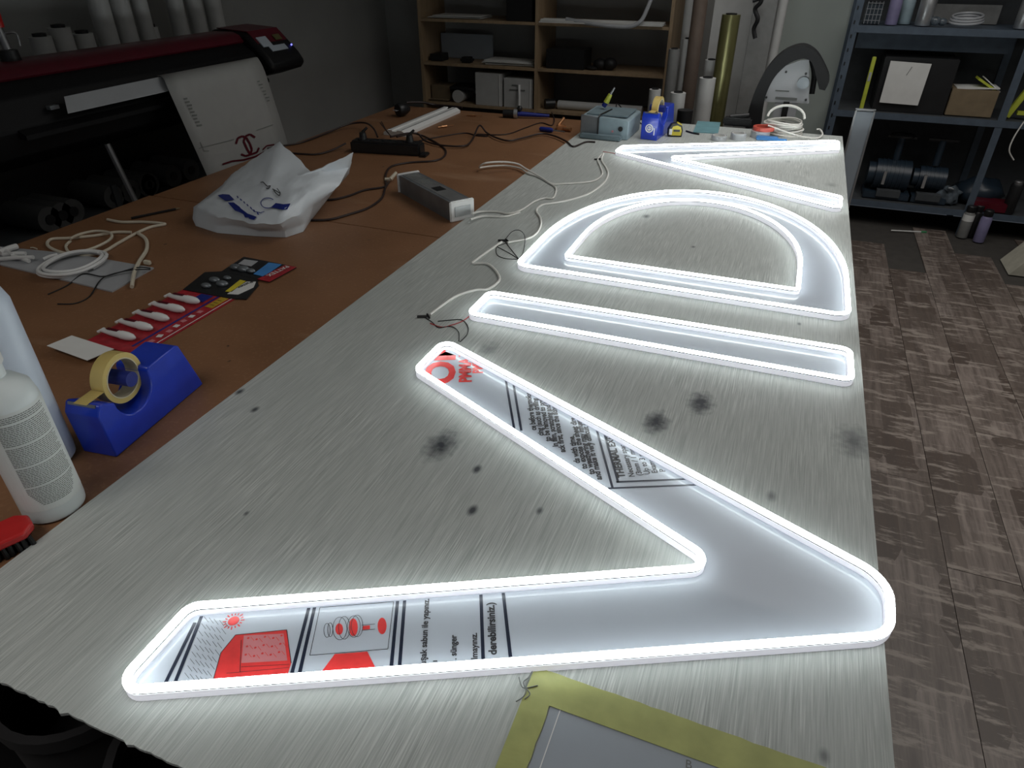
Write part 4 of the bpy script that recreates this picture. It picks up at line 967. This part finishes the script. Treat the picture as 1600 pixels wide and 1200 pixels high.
boxt('black_lump', 'small black lump in the middle of the left shelf', 'device', 718, 735, 94, .04, Z2, 'blackr', .08, .04, None, .012)
o = boxt('white_board', 'pale board leaning at the back of the middle left shelf', 'board', 690, 770, 85, .17, Z2, 'gpaper', .012, .28)
stack('flyer_stack', 'messy pile of papers on the middle left shelf', 752, 832, 95, Z2, 6, 'paper')
boxt('black_case_box', 'wide black box on the middle right shelf', 'box', 853, 912, 95, .125, Z2, 'black', .2, .03)
mb = MB().sph((0, .08, .035), .05, (1, 1, .75)).sph((.07, .08, .04), .05, (1, 1, .8)).sph((-.05, .06, .012), .04, (1.2, 1, .35)); o = mb.build('black_bundle', 'blackr'); o.location = (sx(938, 98), SY+.02, Z2+.002); tag(o, 'black fabric bundle right of the wide black box', 'bundle')
for (u0, u1, hh, label) in [(743, 784, .225, 'left white file box on the lower shelf, taller'), (787, 832, .20, 'right white file box with label on the lower shelf, shorter')]:
    x0, x1 = aty(u0, 150, SY+.02).x, aty(u1, 150, SY+.02).x
    t = thing('file_box', label, 'file box', ((x0+x1)/2, SY+.02, Z1), 0, 'white file boxes'); W = x1-x0
    MB().box((0, .14, hh/2), (W, .28, hh), bev=.003).build('case', 'roll', t)
    MB().box((W*.42, -.002, hh/2), (.006, .004, hh*.96)).build('spine_edge', 'paper', t)
    if u0 > 760:
        MB().box((-.03, -.003, hh*.62), (.07, .003, .008)).build('label_line', 'text', t); MB().box((.03, -.003, hh*.62), (.05, .003, .008)).build('label_line', 'text', t); MB().box((-.02, -.003, hh*.78), (.05, .003, .008)).build('label_line', 'text', t)
        MB().tube([(.01, -.006, .16), (.018, -.02, .1), (.022, -.03, .02)], .009, 8).build('cord', 'white', t)
boxt('brown_box', 'small brown cardboard box on the lower left shelf', 'box', 674, 703, 140, .11, Z1, 'card_b', .15, .08)
stack('card_pieces', 'olive card pieces at the front of the lower left shelf', 670, 700, 155, Z1, 3, 'card_b', .08)
o = MB().cyl((0, 0, .045), (0, .2, .045), .045, n=24).build('white_tub', 'roll'); o.location = (aty(715, 150, SY+.04).x, SY+.04, Z1+.001); tag(o, 'short white roll lying end on in the lower left shelf', 'roll')
boxt('folded_sheet', 'dark folded sheet resting over the short white roll', 'sheet', 702, 740, 135, .02, Z1+.092, 'black', .2, .04)
o = MB().cyl((0, 0, .03), (.62, 0, .03), .03, n=20).build('lying_roll', 'roll'); o.location = (aty(873, 150, SY+.1).x, SY+.1, Z1+.001); tag(o, 'white roll lying on the lower right shelf', 'vinyl roll')
o = MB().cyl((0, 0, .035), (.06, .04, .035), .034, n=20).build('black_roll', 'black'); o.location = (aty(851, 150, SY+.05).x, SY+.06, Z1+.001); tag(o, 'black tape roll on the lower right shelf by the divider', 'tape roll')

# ------------------------------------------------------------------ rolls, boards and machine standing behind the table
def sroll(label, u, v, y, r, m, h=None, lean=0, nm='standing_roll', hollow=True):
    p = aty(u, v, y); h = h or p.z
    t = thing(nm, label, 'roll', (p.x, y, 0), 0, 'rolls standing beside the shelf unit')
    MB().cyl((0, 0, 0), (lean, 0, h-.002), r, n=24).build('wound_sheet', m, t)
    if hollow: MB().ringz(r*.6, r*.45, h-.004, h+.004, (lean, 0, 0), 20).build('core', 'blackr', t)
    return t
sroll('dark grey short roll nearest the shelf side', 1054, 76, 4.6, .034, 'rolld')
sroll('light grey tall roll beside the shelf side', 1076, 60, 4.66, .034, 'roll')
sroll('thin light grey tube rising above the light grey roll', 1087, -60, 4.78, .033, 'roll')
sroll('brown cardboard tall roll between the two light rolls', 1103, -60, 4.62, .042, 'rollb')
sroll('white medium roll in front of the pale board', 1112, 93, 4.45, .036, 'roll')
sroll('white lower roll in front of the brown roll', 1106, 121, 4.28, .046, 'roll')
sroll('glossy gold vinyl roll in front of the pale board', 1143, 22, 4.36, .05, 'goldr')
sroll('white short roll rising behind the small blue dispenser', 1024, 139, 4.15, .033, 'roll')
sroll('white short roll right of the small blue dispenser', 1060, 144, 4.12, .042, 'roll')
sroll('black short drum behind the tape measure', 1071, 171, 4.02, .042, 'blackr', hollow=False)
o = MB().box((0, 0, .88), (.30, .02, 1.76)).build('pale_board', 'roll', smooth=False); p = aty(1148, 60, 4.88); o.location = (p.x, 4.88, 0); tag(o, 'pale grey board standing behind the gold roll', 'board')
o = MB().box((0, 0, .9), (.13, .05, 1.8), bev=.004).build('dark_profile', 'rolld'); p = aty(1188, 60, 4.8); o.location = (p.x, 4.72, 0); tag(o, 'dark grey upright box profile right of the gold roll', 'profile')
p = aty(1206, 40, 4.74); o = MB().cyl((0, 0, 0), (.02, 0, 1.8), .03, n=20).build('white_pole', 'roll'); o.location = (p.x+.02, 4.82, 0); tag(o, 'light round pole between dark profile and pale panel', 'pole')
mb = MB(); mb.tube([aty(1186, -30, 4.6), aty(1190, 0, 4.58), aty(1180, 14, 4.6), aty(1184, 30, 4.6), aty(1178, 45, 4.62), aty(1180, 60, 4.62)], .012, 8); mb.tube([aty(1176, 2, 4.6), aty(1200, -6, 4.6)], .01, 6, 1)
o = mb.build('cable_bundle', 'blackr'); tag(o, 'black cable bundle hanging on the dark grey profile', 'cable')
x0, x1 = aty(1212, 40, 5.38).x, aty(1336, 40, 5.38).x
o = MB().box((0, 0, 1.0), (x1-x0+.05, .018, 2.0), bev=.003).build('standing_board', 'pale', smooth=False); o.location = ((x0+x1)/2, 5.42, 0); tag(o, 'large pale green panel standing beside the metal rack', 'panel')
# arched machine
MY = 4.12
t = thing('arched_machine', 'black arched guard over a grey quarter round plate on a stand', 'machine', (0, MY, 0))
outer = [(1165, 200), (1172, 165), (1186, 128), (1205, 98), (1228, 78), (1255, 70), (1275, 80), (1288, 100), (1296, 122), (1289, 140)]
inner = [(1188, 196), (1192, 165), (1200, 140), (1212, 118), (1230, 100), (1252, 91), (1266, 94), (1272, 105), (1276, 122), (1280, 138)]
P = crv([aty(u, v, MY) for u, v in outer], 4)+crv([aty(u, v, MY) for u, v in inner[::-1]], 4)
MB().prism([(p.x, p.z) for p in P], -.03, .09, 'Y').build('guard', 'blackr', t)
P = [aty(u, v, MY) for u, v in [(1190, 160), (1196, 145), (1208, 122), (1228, 103), (1250, 95), (1264, 94), (1264, 163)]]
MB().prism([(p.x, p.z) for p in P], .02, .035, 'Y').build('quadrant_plate', 'acr', t)
for u, v in [(1228, 113), (1259, 116), (1197, 153), (1259, 157)]:
    p = aty(u, v, MY); MB().cyl((p.x, .02, p.z), (p.x, .012, p.z), .006, n=10).build('bolt', 'black', t)
p = aty(1255, 130, MY); MB().cyl((p.x, .02, p.z), (p.x, .0, p.z), .03, n=20).build('knob', 'galu', t)
p = aty(1228, 155, MY); MB().box((p.x, .018, p.z), (.11, .003, .012)).build('plate_lettering', 'text', t); p = aty(1222, 143, MY); MB().box((p.x, .018, p.z), (.07, .003, .006)).build('plate_lettering', 'text', t)
p0, p1 = aty(1208, 175, MY), aty(1244, 175, MY)
MB().box(((p0.x+p1.x)/2, .04, .44), (p1.x-p0.x, .03, .88)).build('stand', 'acr', t); MB().box(((p0.x+p1.x)/2, .022, .44), (.03, .01, .88)).build('stand_slot', 'black', t)
MB().box(((p0.x+p1.x)/2, .06, .02), (.3, .2, .04)).build('base', 'black', t)
MB().tube([(aty(1268, 95, MY).x, .05, aty(1268, 95, MY).z), (aty(1272, 120, MY).x, .07, aty(1272, 120, MY).z), (aty(1268, 150, MY).x, .06, aty(1268, 150, MY).z)], .014, 8).build('side_strap', 'blackr', t)

# ------------------------------------------------------------------ metal rack at the right
RY, RD = 4.99, .40
rx0 = aty(1338, 30, RY).x; rx1 = rx0+2.2
t = thing('metal_rack', 'blue grey slotted metal rack at the right back', 'rack', (0, RY, 0))
for x in (rx0, rx0+.92, rx1):
    for y in (0, RD):
        MB().box((x, y, 1.0), (.04, .003, 2.0)).box((x+(.018 if x < rx1 else -.018), y+.018, 1.0), (.003, .035, 2.0)).build('upright', 'rack', t, smooth=False)
zr = [aty(1450, 322, RY).z, aty(1450, 180, RY).z, aty(1450, 42, RY).z, 1.65]
for z in zr:
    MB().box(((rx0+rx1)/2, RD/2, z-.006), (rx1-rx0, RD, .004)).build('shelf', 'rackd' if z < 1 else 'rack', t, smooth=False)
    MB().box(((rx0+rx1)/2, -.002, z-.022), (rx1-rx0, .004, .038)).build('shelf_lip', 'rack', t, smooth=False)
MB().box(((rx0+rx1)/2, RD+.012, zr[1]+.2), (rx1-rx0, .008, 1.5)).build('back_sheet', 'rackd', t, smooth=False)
ps = MB().box((rx0+.46, .16, zr[2]-.09), (.84, .012, .10)).build('upper_panel', 'rack', t, smooth=False)
for x in (rx0, ):
    for k in range(24): MB().box((x-.006, -.003, .15+k*.075), (.008, .003, .02)).build('slot_hole', 'black', t, smooth=False)
def rk(u, v, yo=.06): return aty(u, v, RY+yo)
def cyl_t(name, label, cat, u, z, r, h, m, yo=.08, capm=None, group=None, v=None):
    zz_ = z; p = aty(u, v if v else {0: 320, 1: 178, 2: 36}[0 if z < .5 else 1 if z < 1 else 2], RY+yo)
    tt = thing(name, label, cat, (p.x, RY+yo, zz_+.001), 0, group)
    MB().lathe([(r*.95, 0), (r, .004), (r, h*.86), (r*.92, h*.9)], n=24).build('can', m, tt)
    MB().lathe([(r*.7, h*.9), (r*.72, h*.98), (r*.6, h)], n=20).build('cap', capm or m, tt)
    return tt
z2, z1, z0 = zr[2], zr[1], zr[0]
o = MB()
p = rk(1365, 20)
bk = thing('wire_basket', 'black slotted basket at the left of the top rack shelf', 'basket', (p.x, RY+.05, z2+.001))
for k in range(5): MB().box((-.04+k*.02, 0, .06), (.003, .003, .12)).build('wire', 'steel', bk); 
for k in range(4): MB().box((0, 0, .02+k*.03), (.09, .003, .003)).build('wire', 'steel', bk)
MB().box((0, .06, .05), (.09, .1, .1)).build('tray', 'dkblue', bk)
cyl_t('paint_can', 'pale lilac can on the top rack shelf', 'can', 1392, z2, .034, .16, 'purple', .06, 'acr', 'cans on the top rack shelf')
cyl_t('paint_can', 'green spotted can behind the pale lilac can', 'can', 1412, z2, .036, .14, 'stn', .14, 'acr', 'cans on the top rack shelf')
cyl_t('paint_can', 'shiny silver green can on the top rack shelf', 'can', 1442, z2, .044, .17, 'alu', .07, 'acr', 'cans on the top rack shelf')
cyl_t('paint_can', 'green can at the right of the top rack shelf', 'can', 1598, z2, .04, .16, 'alu', .07, 'acr', 'cans on the top rack shelf')
o = MB().sph((0, 0, .025), .03, (1, .8, .8)).sph((.04, .01, .02), .025, (1, .8, .8)).build('crumpled_wrap', 'clear'); p = rk(1460, 36); o.location = (p.x, RY+.05, z2+.003); tag(o, 'small crumpled clear wrap beside the tubing roll', 'wrap')
mb = MB(); p = rk(1512, 34)
for k in range(3): mb.tube([(.085*math.cos(a)*(1-.05*k), .085*math.sin(a), .008+.014*k+.016*math.sin(a+.5)*.7+.01) for a in [2*PI*i/24 for i in range(25)]], .0065, 8, 0)
o = mb.build('tubing_roll', 'acr'); o.location = (p.x, RY+.11, z2+.008); tag(o, 'coil of pale tubing on the top rack shelf', 'tubing')
o = MB().box((0, 0, .05), (.36, .02, .10)).build('grey_card', 'rolld', smooth=False); o.location = (rk(1520, 20).x, RY+.3, z2+.001); tag(o, 'grey sheet leaning behind the tubing coil', 'sheet')
# middle shelf
p = rk(1346, 168, .04); tt = thing('spirit_level', 'yellow upright spirit level on the middle rack shelf', 'level', (p.x, RY+.05, z1+.001))
MB().box((0, 0, .15), (.022, .03, .30), bev=.003).build('bar', 'yg', tt); MB().box((0, -.016, .19), (.014, .003, .05)).build('vial', 'acr', tt)
p = rk(1415, 180, .05); tt = thing('black_storage_box', 'large black box on the middle rack shelf behind white paper', 'box', (p.x, RY+.03, z1+.001))
MB().box((0, .15, .15), (.40, .27, .31), bev=.004).build('box_body', 'black', tt)
P = [aty(u, v, RY+.02) for u, v in [(1392, 95), (1456, 100), (1434, 165), (1374, 160)]]; c = sum(P, Vector())/4
mb = MB(); mb.prism([(p.x-c.x, p.z-c.z) for p in P], -.003, 0, 'Y'); o = mb.build('white_paper', 'paper', None, smooth=False); o.location = (c.x, RY+.024, c.z); tag(o, 'white notched paper sheet on the front of the black box', 'paper')
o = MB().box((0, 0, 0), (.003, .002, .05), ry=.35).build('fold_line', 'text', o, smooth=False); o.location = (.005, -.004, .07)
p0, p1 = rk(1476, 180, .03), rk(1548, 185, .03)
o = MB().box((0, .1, .075), (p1.x-p0.x, .2, .15), bev=.003).build('cardboard_box', 'card_b'); o.location = ((p0.x+p1.x)/2, RY+.04, z1+.001); tag(o, 'brown cardboard box on the middle rack shelf', 'box')
tt = thing('magazine_pile', 'white and yellow leaflets slumped on the cardboard box', 'leaflets', ((p0.x+p1.x)/2, RY+.04, z1+.153))
MB().box((.01, .08, .004), (.22, .15, .006), ry=-.05).build('white_leaflet', 'paper', tt); MB().box((.05, .07, .026), (.12, .1, .012), ry=.5).build('yellow_leaflet', 'yg', tt); MB().box((.08, .07, .024), (.12, .1, .005), ry=.62).build('white_leaflet', 'paper', tt)
P0, P1 = rk(1584, 184, .05), rk(1606, 120, .05)
o = MB().box((0, .01, 0), (.03, .03, .30), ry=.35, bev=.002).box((.075, .01, -.115), (.16, .03, .02)).build('yellow_frame', 'yg'); o.location = ((P0.x+P1.x)/2+.02, RY+.06, z1+.15); tag(o, 'yellow tilted frame at the right of the middle rack shelf', 'frame')
# bottom shelf machines
def grinder(u, label, sc=1, k0=1.4):
    p = rk(u, 310, .12); tt = thing('bench_motor', label, 'motor', (p.x, RY+.14, z0+.001), 0, 'dark blue motors on the bottom rack shelf'); tt.scale = (k0,)*3
    MB().box((0, 0, .015), (.2*sc, .14, .03), bev=.004).build('foot_plate', 'dkblue', tt)
    MB().cyl((-.07*sc, 0, .1), (.07*sc, 0, .1), .065*sc, n=28).build('motor_body', 'dkblue', tt)
    for k in range(6): MB().ringz(.068*sc, .06*sc, -.05+k*.018, -.045+k*.018, (0, 0, .1), 24, 'X').build('cooling_fin', 'dkblue', tt)
    MB().cyl((-.10*sc, 0, .1), (-.07*sc, 0, .1), .05*sc, n=24).build('end_bell', 'dkblue', tt); MB().box((0, -.06, .03), (.1, .04, .03)).build('bracket', 'rackd', tt)
    MB().cyl((0, 0, .16), (0, 0, .27), .015, n=12).build('column', 'dkblue', tt); MB().cyl((-.06, 0, .27), (.06, 0, .27), .008, n=10).build('handle_bar', 'black', tt)
    MB().box((-.035, -.07, .1), (.012, .01, .06)).build('bright_strip', 'alu', tt)
    return tt
g1 = grinder(1382, 'left dark blue motor with a handwheel on the bottom rack shelf', 1.05)
MB().ringz(.05, .043, 0, .008, (0, 0, .275), 24).build('handwheel', 'black', g1)
g2 = grinder(1445, 'right dark blue motor with a crossbar on the bottom rack shelf', .8)
p = rk(1480, 310, .1); mb = MB(); mb.sph((0, 0, .05), .07, (1, .8, .9), 16)
o = mb.build('clear_bag', 'clear'); 
for v in o.data.vertices: v.co += Vector((mn.noise(v.co*30), mn.noise(v.co*30+Vector((5, 0, 0))), mn.noise(v.co*30+Vector((0, 7, 0)))))*.03; v.co.z = max(.002, v.co.z)
o.location = (p.x, RY+.1, z0+.001); tag(o, 'crumpled clear plastic bag right of the motors', 'plastic bag')
p = rk(1530, 300, .2); o = MB().sph((0, 0, .07), .12, (1.2, .9, .75), 16).build('dark_tarp', 'dkblue'); 
for v in o.data.vertices: v.co += v.co.normalized()*mn.noise(v.co*14)*.03; v.co.z = max(.002, v.co.z)
o.location = (p.x, RY+.2, z0+.001); tag(o, 'dark blue tarp heap on the bottom rack shelf', 'tarp')
p = rk(1515, 320, .05); o = MB().box((0, 0, .03), (.2, .12, .06), bev=.005).build('red_tool_box', 'dred'); o.location = (p.x+.1, RY+.02+.04, z0+.001); tag(o, 'low dark red box in front of the tarp', 'box')
for u, label in [(1578, 'spray bottle with chrome top at the right of the rack')]:
    cyl_t('spray_can', label, 'spray can', u, z0, .035, .2, 'black', .03, 'steel')
for i, (u, v, m, label) in enumerate([(1502, 370, 'rolld', 'grey spray can with white label on the floor by the rack'), (1528, 377, 'purple', 'purple spray can on the floor by the rack'), (1516, 372, 'black', 'black spray can standing between grey and purple cans')]):
    p = at(u, v, 0); tt = thing('spray_can', label, 'spray can', (p.x, p.y+(.04 if i == 2 else 0), 0), 0, 'spray cans on the floor')
    MB().lathe([(.03, 0), (.032, .005), (.032, .15), (.024, .165)], n=24).build('can', m, tt); MB().lathe([(.025, .165), (.027, .168), (.027, .2), (.022, .205)], n=20).build('cap', 'black', tt)
    if i == 0: MB().ringz(.0326, .0318, .11, .15, n=24).build('label', 'paper', tt)
p = at(1392, 361, 0); q = at(1447, 364, 0); tt = thing('thin_rod', 'thin white rod with green end on the floor before the rack', 'rod', (p.x, p.y, 0))
MB().cyl((0, 0, .005), ((q-p).x*.85, (q-p).y*.85, .005), .004, n=8).build('rod', 'paper', tt); MB().cyl(((q-p).x*.85, (q-p).y*.85, .006), ((q-p).x, (q-p).y, .006), .007, n=10).build('green_end', 'green', tt)
mb = MB(); mb.tube([aty(1600, 190, RY-.02), aty(1584, 215, RY-.03), aty(1577, 235, RY-.03), aty(1584, 250, RY-.02)], .004, 6)
o = mb.build('hanging_wire', 'wcable'); tag(o, 'thin white wire hanging in front of the rack at right', 'wire')
p = at(1598, 432, 0); mb = MB()
mb.prism([(-.10, 0), (.18, 0), (.16, .24), (.06, .28), (-.01, .14)], -.02, .22, 'Y'); o = mb.build('beige_bag', 'beige'); o.location = (p.x+.03, p.y+.02, 0); tag(o, 'beige cloth bag on the floor at the right edge', 'bag')
# dark rolls stored under the table near end
for i, (u, v, label) in enumerate([(25, 1135, 'dark bucket under the table edge, at the picture corner'), (150, 1195, 'dark bucket under the table edge, nearest the camera'), (-110, 1110, 'dark bucket under the table, farthest left')]):
    p = at(25, 1135, .5)+Vector((.30*(0, 1, -1)[i], -.03*i, 0))
    tt = thing('dark_bucket', label, 'bucket', (p.x, p.y+.12, 0), 0, 'buckets by the table end')
    MB().ringz(.135, .125, .0, .48, n=28).cyl((0, 0, 0), (0, 0, .3), .124, n=28).build('tub', 'dfab', tt); MB().ringz(.143, .128, .47, .5, n=28).build('rim', 'dfab', tt)
# torn threads and specks by the masking tape
for i, P in enumerate([[(833, 1046), (826, 1058), (818, 1066), (822, 1080), (816, 1090), (806, 1096)], [(811, 1058), (814, 1070), (820, 1075), (840, 1071)], [(830, 1052), (822, 1072), (828, 1084), (820, 1092)]]):
    cable('torn_thread', ['long curled dark thread at the masking tape corner', 'short stiff dark thread at the masking tape corner', 'middle dark thread at the masking tape corner'][i], 'thread', P, .0007, 'text', TG+.002, 'torn threads at the tape corner', 5, 5)
